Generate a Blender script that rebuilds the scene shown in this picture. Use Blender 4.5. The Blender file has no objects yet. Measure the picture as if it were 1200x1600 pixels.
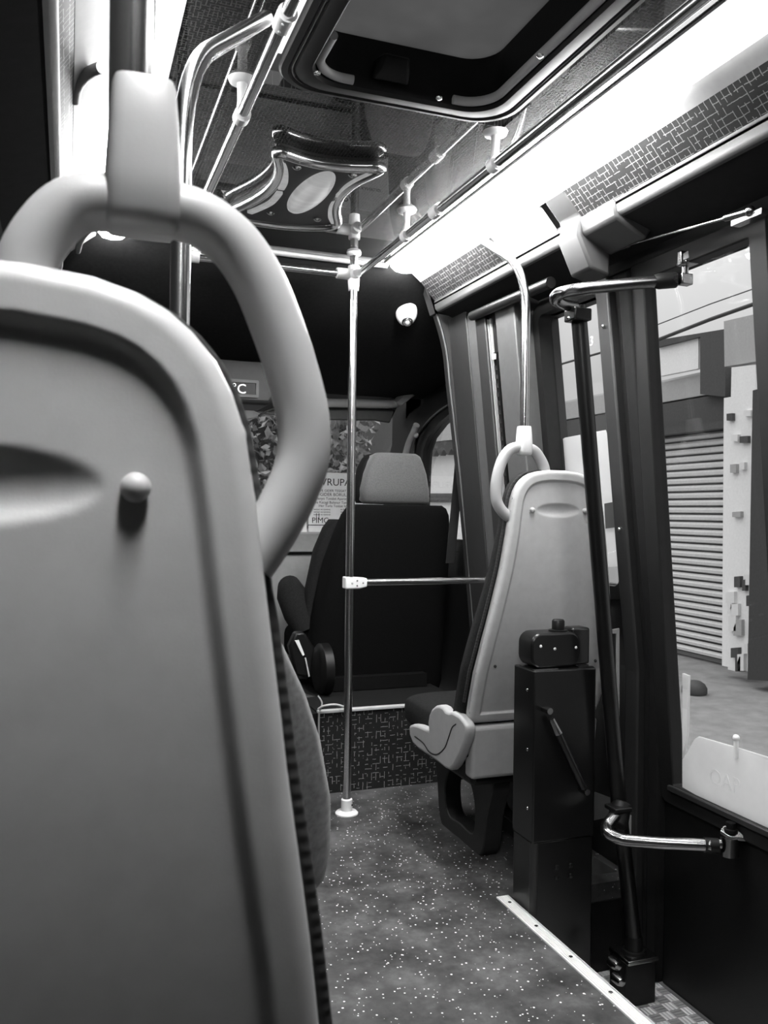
import bpy, bmesh, math, random
import numpy as np
from mathutils import Vector, Matrix
random.seed(7)
S = bpy.context.scene
COL = S.collection
PI = math.pi

# ------------------------------------------------------------------ camera
FPX, CAMZ = 1350.0, 1.05
YAW = math.atan2(495.0, FPX); ROLL = 0.0132
Fv = Vector((math.sin(YAW), math.cos(YAW), 0)); R0 = Vector((math.cos(YAW), -math.sin(YAW), 0)); U0 = Vector((0, 0, 1))
Rv = R0*math.cos(ROLL) + U0*math.sin(ROLL); Uv = U0*math.cos(ROLL) - R0*math.sin(ROLL)
EYE = Vector((0, 0, CAMZ))
def P(u, v, X=None, Y=None, Z=None):
    """survey helper: where a sight line meets a plane of the bus"""
    d = Fv + Rv*((u-600)/FPX) - Uv*((v-800)/FPX)
    if X is not None: t = X/d.x
    elif Y is not None: t = Y/d.y
    else: t = (Z-CAMZ)/d.z
    return EYE + d*t
cd = bpy.data.cameras.new('camera'); cam = bpy.data.objects.new('camera', cd); COL.objects.link(cam)
cd.sensor_fit = 'VERTICAL'; cd.sensor_height = 24.0; cd.lens = 24.0*FPX/1600.0
cd.clip_start = 0.02; cd.clip_end = 200
cam.matrix_world = Matrix(((Rv.x, Uv.x, -Fv.x, 0), (Rv.y, Uv.y, -Fv.y, 0), (Rv.z, Uv.z, -Fv.z, CAMZ), (0, 0, 0, 1)))
cd.dof.use_dof = True; cd.dof.focus_distance = 2.8; cd.dof.aperture_fstop = 11.0
S.camera = cam
S.view_settings.view_transform = 'Standard'; S.view_settings.look = 'None'
S.view_settings.gamma = 1; S.view_settings.use_curve_mapping = False
S.view_settings.exposure = 0.0

# ------------------------------------------------------------------ materials
class NT:
    def __init__(s, name):
        s.mat = bpy.data.materials.new(name); s.mat.use_nodes = True
        s.t = s.mat.node_tree; s.t.nodes.clear()
        s.out = s.n('ShaderNodeOutputMaterial')
    def n(s, ty, **kw):
        o = s.t.nodes.new(ty)
        for k, v in kw.items(): setattr(o, k, v)
        return o
    def l(s, a, b): s.t.links.new(a, b)
    def set(s, sock, v):
        if hasattr(v, 'is_linked') or isinstance(v, bpy.types.NodeSocket): s.l(v, sock)
        else: sock.default_value = v
    def m(s, op, a, b=0.0, c=None, clamp=False):
        o = s.n('ShaderNodeMath', operation=op); o.use_clamp = clamp
        s.set(o.inputs[0], a); s.set(o.inputs[1], b)
        if c is not None: s.set(o.inputs[2], c)
        return o.outputs[0]
    def obj(s): return s.n('ShaderNodeTexCoord').outputs['Object']
    def noise(s, vec, scale, detail=3, rough=.55):
        o = s.n('ShaderNodeTexNoise'); s.l(vec, o.inputs['Vector'])
        o.inputs['Scale'].default_value = scale; o.inputs['Detail'].default_value = detail; o.inputs['Roughness'].default_value = rough
        return o.outputs['Fac']
    def ramp(s, f, pts):
        o = s.n('ShaderNodeValToRGB'); s.l(f, o.inputs[0]); e = o.color_ramp.elements
        while len(e) < len(pts): e.new(.5)
        for q, (p, c) in zip(e, pts): q.position = p; q.color = (c, c, c, 1)
        return o.outputs[0]
    def bsdf(s, col, rough=.5, metal=0, coat=0, coat_rough=.05, spec=.5, bump=None, bstr=.2, bdist=.002, sheen=0):
        b = s.n('ShaderNodeBsdfPrincipled')
        if isinstance(col, (int, float)): b.inputs['Base Color'].default_value = (col, col, col, 1)
        else: s.l(col, b.inputs['Base Color'])
        s.set(b.inputs['Roughness'], rough); b.inputs['Metallic'].default_value = metal
        b.inputs['Coat Weight'].default_value = coat; b.inputs['Coat Roughness'].default_value = coat_rough; b.inputs['Coat IOR'].default_value = 1.7
        b.inputs['Specular IOR Level'].default_value = spec; b.inputs['Sheen Weight'].default_value = sheen
        if bump is not None:
            k = s.n('ShaderNodeBump'); k.inputs['Strength'].default_value = bstr; k.inputs['Distance'].default_value = bdist
            s.l(bump, k.inputs['Height']); s.l(k.outputs[0], b.inputs['Normal'])
        s.l(b.outputs[0], s.out.inputs[0]); return b
def plain(name, col, rough=.5, metal=0, var=.12, scale=40, bump=.15, **kw):
    t = NT(name); v = t.obj(); f = t.noise(v, scale, 4)
    c = t.ramp(f, [(.3, col*(1-var)), (.7, min(1, col*(1+var)))])
    g = t.noise(v, scale*18, 2)
    t.bsdf(c, rough, metal, bump=g, bstr=bump, bdist=.0008, **kw); return t.mat
def metalm(name, col, rough, bump=.0):
    t = NT(name); v = t.obj(); f = t.noise(v, 25, 3); r = t.m('MULTIPLY_ADD', f, .08, rough-.03)
    t.bsdf(col, r, 1.0); return t.mat
def weave(name, base, thread, ax, n=85.0, coat=0.0, coat_rough=.06, keep=.47, rough=.6, noise_amp=.35, w=.12):
    t = NT(name); v = t.obj(); sp = t.n('ShaderNodeSeparateXYZ'); t.l(v, sp.inputs[0])
    g = {'X': sp.outputs[0], 'Y': sp.outputs[1], 'Z': sp.outputs[2]}
    wob = t.m('MULTIPLY', t.m('SUBTRACT', t.noise(v, 60, 2), .5), .004)
    def co(spec):
        r = None
        for ch, k in spec:
            q = t.m('MULTIPLY', g[ch], k); r = q if r is None else t.m('ADD', r, q)
        return t.m('ADD', r, wob)
    a, b = co(ax[0]), co(ax[1])
    def cell(x, y, s1, s2):
        cv = t.n('ShaderNodeCombineXYZ'); t.l(t.m('FLOOR', t.m('MULTIPLY', x, s1)), cv.inputs[0]); t.l(t.m('MULTIPLY', y, s2), cv.inputs[1])
        return t.noise(cv.outputs[0], 1.0, 1)
    def thr(x, y):
        fr = t.m('ABSOLUTE', t.m('SUBTRACT', t.m('FRACT', t.m('MULTIPLY', x, n)), .5))
        ln = t.m('LESS_THAN', fr, w)
        return t.m('MULTIPLY', ln, t.m('GREATER_THAN', cell(x, y, n, n*.55), keep))
    th = t.m('MAXIMUM', thr(a, b), thr(b, a))
    fine = t.noise(v, 420, 2)
    th2 = t.m('MULTIPLY', th, t.m('MULTIPLY_ADD', fine, 1.2, .2), clamp=True)
    patch = t.noise(v, 9, 4)
    bs = t.m('MULTIPLY', t.m('MULTIPLY_ADD', fine, noise_amp*2, 1-noise_amp), t.m('MULTIPLY_ADD', patch, 1.0, .5))
    c = t.m('ADD', t.m('MULTIPLY', bs, base), t.m('MULTIPLY', th2, thread))
    cc = t.n('ShaderNodeCombineColor')
    for i in range(3): t.l(c, cc.inputs[i])
    t.bsdf(cc.outputs[0], rough, coat=coat, coat_rough=coat_rough, bump=th2, bstr=.12, bdist=.001, spec=.1 if coat else .4); return t.mat
def lampgrad(name, s0, s1, y0, y1):
    t = NT(name); v = t.obj(); sp = t.n('ShaderNodeSeparateXYZ'); t.l(v, sp.inputs[0]); e = t.n('ShaderNodeEmission')
    mr = t.n('ShaderNodeMapRange'); mr.interpolation_type = 'SMOOTHSTEP'; t.l(sp.outputs[1], mr.inputs[0])
    for k, q in ((1, y0), (2, y1), (3, s0), (4, s1)): mr.inputs[k].default_value = q
    t.l(mr.outputs[0], e.inputs[1]); t.l(e.outputs[0], t.out.inputs[0]); return t.mat
def lampl2(name):
    t = NT(name); v = t.obj(); sp = t.n('ShaderNodeSeparateXYZ'); t.l(v, sp.inputs[0]); e = t.n('ShaderNodeEmission')
    def seg(y0, y1, s0, s1):
        mr = t.n('ShaderNodeMapRange'); mr.interpolation_type = 'SMOOTHSTEP'; t.l(sp.outputs[1], mr.inputs[0])
        for k, q in ((1, y0), (2, y1), (3, s0), (4, s1)): mr.inputs[k].default_value = q
        return mr.outputs[0]
    t.l(t.m('ADD', seg(-.75, -.45, 150.0, 14.0), seg(1.0, 1.4, 0.0, 50.0)), e.inputs[1]); t.l(e.outputs[0], t.out.inputs[0]); return t.mat  # rear stretch, out of view, boosted to brighten the foreground seat back
def litlens():
    t = NT('lit_lens'); v = t.obj(); mp = t.n('ShaderNodeMapping'); mp.inputs['Scale'].default_value = (6, 60, 6); t.l(v, mp.inputs[0])
    f = t.noise(mp.outputs[0], 1.0, 3); b = t.bsdf(.45, .3); c = t.ramp(f, [(.3, .22), (.7, .34)])
    t.l(c, b.inputs['Emission Color']); b.inputs['Emission Strength'].default_value = 1.0; return t.mat
def emit(name, st):
    t = NT(name); v = t.obj(); e = t.n('ShaderNodeEmission'); e.inputs[0].default_value = (1, 1, 1, 1)
    f = t.noise(v, 3, 1); t.l(t.m('MULTIPLY_ADD', f, st*.06, st*.97), e.inputs[1]); t.l(e.outputs[0], t.out.inputs[0]); return t.mat
def glass(name, tint=.92, rough=.0):
    t = NT(name); tr = t.n('ShaderNodeBsdfTransparent'); tr.inputs[0].default_value = (tint, tint, tint, 1)
    gl = t.n('ShaderNodeBsdfGlossy'); gl.inputs['Roughness'].default_value = .01 + rough
    lw = t.n('ShaderNodeLayerWeight'); lw.inputs[0].default_value = .5
    fr = t.m('MULTIPLY_ADD', t.m('POWER', lw.outputs['Facing'], 5.0), .9, .03)
    mx = t.n('ShaderNodeMixShader'); t.l(fr, mx.inputs[0]); t.l(tr.outputs[0], mx.inputs[1]); t.l(gl.outputs[0], mx.inputs[2])
    t.l(mx.outputs[0], t.out.inputs[0]); return t.mat
def translucent(name, col):
    t = NT(name); v = t.obj(); f = t.noise(v, 14, 3); c = t.ramp(f, [(.3, col*.93), (.7, col)])
    d = t.n('ShaderNodeBsdfDiffuse'); q = t.n('ShaderNodeBsdfTranslucent'); t.l(c, d.inputs[0]); t.l(c, q.inputs[0])
    mx = t.n('ShaderNodeMixShader'); mx.inputs[0].default_value = .6
    t.l(d.outputs[0], mx.inputs[1]); t.l(q.outputs[0], mx.inputs[2]); t.l(mx.outputs[0], t.out.inputs[0]); return t.mat
def ribbed(name, col, n, ch):
    t = NT(name); v = t.obj(); sp = t.n('ShaderNodeSeparateXYZ'); t.l(v, sp.inputs[0])
    wv = t.m('SINE', t.m('MULTIPLY', sp.outputs['XYZ'.index(ch)], n*2*PI)); h = t.m('MULTIPLY_ADD', wv, .5, .5)
    c = t.ramp(h, [(0, col*.8), (1, col*1.1)]); t.bsdf(c, .9, bump=h, bstr=.4, bdist=.0015); return t.mat
def floor_mat():
    t = NT('speckled_vinyl'); v = t.obj(); p = t.noise(v, 7, 6, .62); p2 = t.noise(v, 45, 4)
    b = t.m('ADD', t.m('MULTIPLY', p, .75), t.m('MULTIPLY', p2, .25))
    base = t.ramp(b, [(.36, .02), (.5, .055), (.64, .11)])
    vo = t.n('ShaderNodeTexVoronoi'); t.l(v, vo.inputs['Vector']); vo.inputs['Scale'].default_value = 85
    sc = t.n('ShaderNodeSeparateColor'); t.l(vo.outputs['Color'], sc.inputs[0])
    rad = t.m('MULTIPLY_ADD', sc.outputs[1], .17, .06)
    fl = t.m('MULTIPLY', t.m('LESS_THAN', vo.outputs['Distance'], rad), t.m('GREATER_THAN', sc.outputs[0], .25))
    mx = t.n('ShaderNodeMix', data_type='RGBA'); t.l(fl, mx.inputs[0]); t.l(base, mx.inputs[6]); mx.inputs[7].default_value = (.8, .8, .8, 1)
    t.bsdf(mx.outputs[2], .42, bump=p2, bstr=.1, bdist=.001); return t.mat
def tread_mat():
    t = NT('tread_plate'); v = t.obj(); sp = t.n('ShaderNodeSeparateXYZ'); t.l(v, sp.inputs[0])
    def chk(a, n): return t.m('GREATER_THAN', t.m('FRACT', t.m('MULTIPLY', a, n)), .5)
    x, y = sp.outputs[0], sp.outputs[1]
    k = t.m('ABSOLUTE', t.m('SUBTRACT', chk(x, 15), chk(y, 15)))
    s1 = t.m('SINE', t.m('MULTIPLY', x, 560)); s2 = t.m('SINE', t.m('MULTIPLY', y, 560))
    h = t.m('ADD', t.m('MULTIPLY', s1, k), t.m('MULTIPLY', s2, t.m('SUBTRACT', 1.0, k)))
    hh = t.m('MULTIPLY_ADD', h, .5, .5); c = t.ramp(k, [(0, .35), (1, .85)])
    t.bsdf(c, .5, .3, bump=hh, bstr=.8, bdist=.003); return t.mat
M = dict(
    shell=plain('grey_plastic', .50, .42, var=.05, bump=.12),
    grip=plain('grip_plastic', .40, .38, var=.04, scale=20, bump=.08),
    cover=plain('cover_plastic', .36, .42, var=.05),
    fabric=plain('dark_upholstery', .010, .9, scale=160, var=.5, bump=.5, spec=.2),
    bolster=plain('grey_upholstery', .10, .9, scale=90, var=.35, bump=.5, sheen=.4),
    headrest=plain('mid_grey_upholstery', .095, .85, scale=220, var=.25, bump=.4, sheen=.3),
    blackfab=plain('black_upholstery', .003, .95, scale=160, var=.4, bump=.4, spec=.12),
    rope=ribbed('corded_edge', .03, 110, 'Z'),
    chrome=metalm('chrome', .9, .19), dullchrome=metalm('dull_steel', .30, .22), alu=plain('aluminium', .62, .4, .5, var=.08),
    white=plain('white_plastic', .80, .35, var=.03), black=plain('black_plastic', .006, .42, var=.2, spec=.3),
    blackpaint=plain('black_paint', .005, .30, var=.3, scale=12, bump=.05), rubber=plain('black_rubber', .007, .6, var=.2, spec=.3),
    dark=plain('dark_grey_trim', .018, .55, var=.12), mid=plain('mid_grey_trim', .075, .5, var=.08), light=plain('light_grey_trim', .34, .45, var=.05),
    pale=plain('pale_trim', .5, .45, var=.04), headliner=plain('black_headliner', .008, .9, scale=90, var=.3, spec=.2),
    ceil=weave('woven_ceiling', .006, .05, ([('X', 1)], [('Y', 1)]), 120, coat=1.0, coat_rough=.004, noise_amp=.8, keep=.47, w=.13),
    gloss=plain('gloss_ceiling', .020, .12, var=.3, scale=15, bump=.02, coat=1.0),
    strip=weave('woven_strip', .009, .22, ([('Y', 1)], [('Z', .75), ('X', -.66)]), 60, keep=.46, noise_amp=.8, w=.055), stripl=weave('woven_strip_left', .009, .22, ([('Y', 1)], [('Z', .75), ('X', .66)]), 60, keep=.46, noise_amp=.8, w=.055),
    riserw=weave('woven_riser', .009, .36, ([('X', 1)], [('Z', 1)]), 58, keep=.52, w=.05, noise_amp=.8),
    floor=floor_mat(), tread=tread_mat(),
    lamp=lampgrad('lamp_diffuser_right', 6.0, 95.0, .40, .75), lampl=lampl2('lamp_diffuser_left'), bulb=emit('lamp_bulb', 4.0), led=emit('display_digits', 1.6),
    glass=glass('clear_glass', .94), hatchglass=None,
    paper=plain('paper', .78, .8, var=.03), faint=plain('faint_ink', .80, .8, var=.03), ink=plain('ink', .02, .8), board=translucent('white_board', .92),
    dash=plain('dashboard_plastic', .22, .55, var=.06), belt=plain('belt_webbing', .02, .8),
    lens=plain('frosted_lens', .42, .25, var=.12, scale=18), litlens=litlens(), lip=plain('lip_trim', .033, .55, var=.05), midlight=plain('soft_grey_trim', .16, .5, var=.05), drystrip=plain('matt_black_trim', .008, .85, var=.2, spec=.2), bezel=plain('ornament_panel', .010, .35, var=.2), asphalt=plain('asphalt', .24, .9, var=.2, scale=6),
    wall=plain('render_wall', .5, .9, var=.1, scale=3), wallpale=plain('pale_render', .88, .9, var=.05), farwall=plain('far_wall', .10, .9, var=.15), walldark=plain('dark_cladding', .07, .7),
    slat=plain('shutter_slat', .68, .5, var=.08), signgrey=plain('sign_board', .42, .6, var=.06), post=plain('dark_post', .05, .6),
    curtain=plain('pale_awning', .5, .8), leaf=plain('leaf', .26, .6, var=.6, scale=5), leafl=plain('pale_leaf', .40, .6, var=.4, scale=5), bark=plain('bark', .10, .9),
)
t = NT('tinted_hatch'); M['hatchglass'] = t.mat
_c = t.ramp(t.noise(t.obj(), 6, 3), [(.3, .19), (.7, .235)]); _q = t.n('ShaderNodeBsdfTranslucent'); t.l(_c, _q.inputs[0])
_g = t.n('ShaderNodeBsdfGlossy'); _g.inputs['Roughness'].default_value = .18; _m = t.n('ShaderNodeMixShader'); _m.inputs[0].default_value = .05
t.l(_q.outputs[0], _m.inputs[1]); t.l(_g.outputs[0], _m.inputs[2]); t.l(_m.outputs[0], t.out.inputs[0])
def darkglass():
    return M['hatchglass']

# ------------------------------------------------------------------ mesh helpers
def root_loc(o):
    while o.parent: o = o.parent
    return Vector(o.location)
class MB:
    def __init__(s): s.v, s.f = [], []
    def add(s, vs, fs):
        n = len(s.v); s.v += [Vector(q) for q in vs]; s.f += [tuple(i+n for i in f) for f in fs]; return s
    def box(s, a, b):
        (x0, y0, z0), (x1, y1, z1) = a, b
        return s.add([(x0,y0,z0),(x1,y0,z0),(x1,y1,z0),(x0,y1,z0),(x0,y0,z1),(x1,y0,z1),(x1,y1,z1),(x0,y1,z1)],
                     [(0,3,2,1),(4,5,6,7),(0,1,5,4),(1,2,6,5),(2,3,7,6),(3,0,4,7)])
    def hexa(s, q): return s.add(q, [(0,3,2,1),(4,5,6,7),(0,1,5,4),(1,2,6,5),(2,3,7,6),(3,0,4,7)])
    def obox(s, c, ax, ay, az):
        c, ax, ay, az = map(Vector, (c, ax, ay, az))
        return s.hexa([c-ax-ay-az, c+ax-ay-az, c+ax+ay-az, c-ax+ay-az, c-ax-ay+az, c+ax-ay+az, c+ax+ay+az, c-ax+ay+az])
    def prism(s, pts, ex):
        ex = Vector(ex); pts = [Vector(p) for p in pts]; n = len(pts)
        return s.add(pts + [p+ex for p in pts], [tuple(range(n))[::-1], tuple(range(n, 2*n))] + [(i, (i+1) % n, n+(i+1) % n, n+i) for i in range(n)])
    def ring(s, outer, inner, ex):
        ex = Vector(ex); n = len(outer); o = [Vector(p) for p in outer]; i_ = [Vector(p) for p in inner]
        vs = o + i_ + [p+ex for p in o] + [p+ex for p in i_]; fs = []
        for k in range(n):
            j = (k+1) % n
            fs += [(k, j, n+j, n+k), (2*n+k, 3*n+k, 3*n+j, 2*n+j), (k, 2*n+k, 2*n+j, j), (n+k, n+j, 3*n+j, 3*n+k)]
        return s.add(vs, fs)
    def tube(s, path, r, seg=16, closed=False, caps=True):
        pts = [Vector(p) for p in path]; n = len(pts)
        rr = r if hasattr(r, '__len__') else [r]*n
        vs = []; nrm = None
        for i in range(n):
            if closed: tg = pts[(i+1) % n] - pts[i-1]
            else: tg = pts[min(i+1, n-1)] - pts[max(i-1, 0)]
            tg.normalize()
            if nrm is None:
                nrm = tg.cross(Vector((0, 0, 1)))
                if nrm.length < .1: nrm = tg.cross(Vector((1, 0, 0)))
            nrm = (nrm - tg*nrm.dot(tg)).normalized(); bn = tg.cross(nrm)
            for k in range(seg):
                a = 2*PI*k/seg; vs.append(pts[i] + (nrm*math.cos(a) + bn*math.sin(a))*rr[i])
        fs = []
        for i in range(n if closed else n-1):
            j = (i+1) % n
            for k in range(seg): q = (k+1) % seg; fs.append((i*seg+k, i*seg+q, j*seg+q, j*seg+k))
        if caps and not closed: fs += [tuple(range(seg))[::-1], tuple((n-1)*seg+k for k in range(seg))]
        return s.add(vs, fs)
    def lathe(s, c, axis, prof, seg=20):
        c = Vector(c); ax = Vector(axis).normalized()
        return s.tube([c+ax*h for h, r in prof], [max(r, 1e-4) for h, r in prof], seg)
    def ball(s, c, r, seg=14, sc=(1, 1, 1)):
        vs, fs = [], []; nr = seg//2
        for i in range(nr+1):
            th = PI*i/nr
            for k in range(seg):
                a = 2*PI*k/seg; vs.append(Vector(c) + Vector((math.sin(th)*math.cos(a)*sc[0], math.sin(th)*math.sin(a)*sc[1], math.cos(th)*sc[2]))*r)
        for i in range(nr):
            for k in range(seg): q = (k+1) % seg; fs.append((i*seg+k, (i+1)*seg+k, (i+1)*seg+q, i*seg+q))
        return s.add(vs, fs)
    def build(s, name, mat, parent=None, bevel=0, smooth=40, segs=2):
        off = root_loc(parent) if parent is not None else Vector((0, 0, 0))
        me = bpy.data.meshes.new(name); me.from_pydata([tuple(p-off) for p in s.v], [], s.f); me.validate()
        bm = bmesh.new(); bm.from_mesh(me); bmesh.ops.remove_doubles(bm, verts=bm.verts, dist=1e-6)
        bmesh.ops.recalc_face_normals(bm, faces=bm.faces); bm.to_mesh(me); bm.free()
        me.materials.append(mat)
        for p in me.polygons: p.use_smooth = True
        me.set_sharp_from_angle(angle=math.radians(smooth))
        o = bpy.data.objects.new(name, me); COL.objects.link(o)
        if parent is not None: o.parent = parent
        if bevel:
            b = o.modifiers.new('bevel', 'BEVEL'); b.width = bevel; b.segments = segs; b.limit_method = 'ANGLE'; b.angle_limit = math.radians(45); b.harden_normals = False
        return o
def empty(name, loc):
    o = bpy.data.objects.new(name, None); o.empty_display_size = .05; COL.objects.link(o); o.location = loc; return o
def tag(o, label, cat, group=None):
    o['label'] = label; o['category'] = cat
    if group: o['group'] = group
    return o
def struct(o): o['kind'] = 'structure'; return o
def thing(name, loc, label, cat, group=None): return tag(empty(name, loc), label, cat, group)
def smooth_path(pts, n=8):
    pts = [Vector(p) for p in pts]; out = []
    for i in range(len(pts)-1):
        p0, p1, p2, p3 = pts[max(i-1, 0)], pts[i], pts[i+1], pts[min(i+2, len(pts)-1)]
        for k in range(n):
            t = k/n
            out.append(.5*((2*p1) + (p2-p0)*t + (2*p0-5*p1+4*p2-p3)*t*t + (3*p1-p0-3*p2+p3)*t**3))
    return out + [pts[-1]]
def fillet(pts, r, n=8):
    pts = [Vector(p) for p in pts]; out = [pts[0]]
    for i in range(1, len(pts)-1):
        a, b, c = pts[i-1], pts[i], pts[i+1]; d1 = (a-b).normalized(); d2 = (c-b).normalized()
        q = min(r, (a-b).length*.48, (c-b).length*.48)
        for k in range(n+1):
            t = k/n; out.append((b+d1*q)*(1-t)**2 + b*2*t*(1-t) + (b+d2*q)*t*t)
    return out + [pts[-1]]
def rrect(y0, y1, z0, z1, r, n=5):
    out = []
    for cy, cz, a0 in ((y1-r, z1-r, 0), (y0+r, z1-r, PI/2), (y0+r, z0+r, PI), (y1-r, z0+r, 1.5*PI)):
        for k in range(n+1): a = a0 + PI/2*k/n; out.append((cy + r*math.cos(a), cz + r*math.sin(a)))
    return out
def text_mesh(name, body, size, origin, xdir, ydir, mat, parent, depth=.0006, align='LEFT', flat=True):
    cu = bpy.data.curves.new(name, 'FONT'); cu.body = body; cu.size = size; cu.align_x = align; cu.extrude = depth; cu.resolution_u = 3
    tmp = bpy.data.objects.new(name+'_tmp', cu); COL.objects.link(tmp)
    me = bpy.data.meshes.new_from_object(tmp.evaluated_get(bpy.context.evaluated_depsgraph_get()))
    bpy.data.objects.remove(tmp); bpy.data.curves.remove(cu)
    x = Vector(xdir).normalized(); y = Vector(ydir).normalized(); z = x.cross(y)
    me.transform(Matrix(((x.x, y.x, z.x, origin[0]), (x.y, y.y, z.y, origin[1]), (x.z, y.z, z.z, origin[2]), (0, 0, 0, 1))))
    if parent is not None: me.transform(Matrix.Translation(-root_loc(parent)))
    me.materials.clear(); me.materials.append(mat); me.name = name
    o = bpy.data.objects.new(name, me); COL.objects.link(o)
    if parent is not None: o.parent = parent
    return o

# ------------------------------------------------------------------ bus shell
CEIL = 1.95; BX = .624                      # ceiling height and centre line of the bus
def wx(z): return 1.57 if z <= .6 else 1.57 - .11*(z-.6)      # right outer skin
def ix(z): return 1.54 - .11*z if z > .4 else 1.496            # inner trim before the cab
def slab(mb, y0, y1, z0, z1, d0, d1, xf, zs=()):
    zz = [z0] + [z for z in zs if z0 < z < z1] + [z1]
    for a, b in zip(zz[:-1], zz[1:]):
        mb.hexa([(xf(a)+d0, y0, a), (xf(a)+d1, y0, a), (xf(a)+d1, y1, a), (xf(a)+d0, y1, a),
                 (xf(b)+d0, y0, b), (xf(b)+d1, y0, b), (xf(b)+d1, y1, b), (xf(b)+d0, y1, b)])
    return mb
def wall_ring(mb, y0, y1, z0, z1, r, w, d0, d1, xf):
    o = [(xf(z)+d0, y, z) for y, z in rrect(y0, y1, z0, z1, r)]
    i = [(xf(z)+d0, y, z) for y, z in rrect(y0+w, y1-w, z0+w, z1-w, max(r-w, .006))]
    return mb.ring(o, i, (d1-d0, 0, 0))
def wall_pane(mb, y0, y1, z0, z1, r, d0, d1, xf):
    return mb.prism([(xf(z)+d0, y, z) for y, z in rrect(y0, y1, z0, z1, r)], (d1-d0, 0, 0))
mb = MB(); mb.box((-.34, -.95, -.05), (1.118, 3.09, 0)); mb.box((1.118, 2.095, -.05), (1.56, 3.09, 0))
struct(mb.build('floor', M['floor']))
mb = MB(); mb.box((1.155, .8, -.27), (1.56, 2.09, -.25)); o = struct(mb.build('trim_1', M['tread'])); 
mb = MB(); mb.box((1.118, .8, -.27), (1.145, 2.09, -.052)); mb.box((1.145, 2.092, -.27), (1.56, 2.11, -.052)); struct(mb.build('trim_2', M['black']))
mb = MB(); mb.box((1.118, -.95, -.05), (1.62, .80, 0)); struct(mb.build('floor_rear', M['floor']))
mb = MB(); mb.box((-.40, -1.0, -.34), (1.66, 4.75, -.27)); struct(mb.build('floor_under', M['black']))
# ceiling
mb = MB(); mb.box((.18, 1.80, CEIL), (1.07, 2.95, CEIL+.03)); mb.box((.18, .90, CEIL), (.36, 1.80, CEIL+.03)); mb.box((.945, .90, CEIL), (1.07, 1.80, CEIL+.03)); mb.box((.18, -.95, CEIL), (1.07, .90, CEIL+.03))
struct(mb.build('ceiling', M['ceil']))
# --- overhead cove along both sides: lamp, roll, woven strip, lip, underside
def cove(sgn):
    fx = (lambda x: x) if sgn > 0 else (lambda x: 2*BX - x)
    side = 'right' if sgn > 0 else 'left'
    def band(mb, pts, y0, y1, t=.012):
        for (x0, z0), (x1, z1) in zip(pts[:-1], pts[1:]):
            a, b = fx(x0), fx(x1)
            mb.hexa([(a, y0, z0), (b, y0, z1), (b, y1, z1), (a, y1, z0), (a, y0, z0+t), (b, y0, z1+t), (b, y1, z1+t), (a, y1, z0+t)])
        return mb
    Y0 = -.95; YL = .05
    mb = MB(); wt = (1.213, 1.899) if sgn > 0 else (1.246, 1.872)
    band(mb, [(1.172, 1.932), (1.190, 1.918), (wt[0]-.007, wt[1]+.006), wt], Y0, 2.95); struct(mb.build('trim_30' if sgn > 0 else 'trim_31', M['light'], smooth=50)); mb = MB()
    lip = [(1.273, 1.832), (1.270, 1.822), (1.274, 1.806), (1.284, 1.797), (1.292, 1.795)]
    band(mb, lip, Y0 if sgn < 0 else Y0, 2.95, .014)
    if sgn > 0: m2 = MB(); band(m2, [(1.213, 1.899), (1.273, 1.832)], 2.10, 2.385); struct(m2.build('trim_32', M['pale']))
    o = struct(mb.build('trim_3' if sgn > 0 else 'trim_4', M['lip'] if sgn > 0 else M['midlight'], smooth=50))
    mb = MB()
    for a, b in ([(Y0, 1.97), (2.385, 2.95)] if sgn > 0 else [(Y0, 2.95)]): band(mb, [(wt[0], wt[1]+.001), (1.273, 1.833)], a, b)
    struct(mb.build('trim_5' if sgn > 0 else 'trim_6', M['strip'] if sgn > 0 else M['stripl']))
    mb = MB(); band(mb, [(1.290, 1.797), (1.45, 1.747)], Y0, 2.95, .014); struct(mb.build('trim_28' if sgn > 0 else 'trim_29', M['drystrip']))
    # filler behind the lamp
    mb = MB(); band(mb, [(1.05, 1.963), (1.19, 1.945)], Y0, 2.97, .02); struct(mb.build('trim_7' if sgn > 0 else 'trim_8', M['pale']))
    root = thing('strip_light', (fx(1.12), 1.0, 1.94), ('long bright strip light in the ceiling corner above the doors on the right' if sgn > 0 else 'long bright strip light along the left ceiling edge, glowing under the grey grab handle'), 'light', 'ceiling strip lights')
    prof = [(1.068, 1.948), (1.074, 1.924), (1.092, 1.908), (1.125, 1.902), (1.155, 1.907), (1.172, 1.926)]
    mb = MB()
    n = len(prof); ys = [YL, 2.86, 2.90, 2.925, 2.935]; sh = [1, 1, .85, .55, .12]
    vs = []
    for y, k in zip(ys, sh):
        for x, z in prof: vs.append((fx(1.12+(x-1.12)*(.4+.6*k)), y, 1.948+(z-1.948)*k))
    fs = [(i*n+j, i*n+j+1, (i+1)*n+j+1, (i+1)*n+j) for i in range(len(ys)-1) for j in range(n-1)]
    mb.add(vs, fs); df = mb.build('diffuser', M['lamp'] if sgn > 0 else M['lampl'], root)
    mb = MB(); mb.box((min(fx(1.062), fx(1.068)), YL, 1.944), (max(fx(1.062), fx(1.068)), 2.93, 1.95)); mb.build('edge_strip', M['pale'], root)
    mb = MB(); mb.box((fx(1.12)-.045, YL+.02, 1.940), (fx(1.12)+.045, 2.90, 1.962)); mb.build('housing', M['pale'], root)
cove(1); cove(-1)
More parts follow.
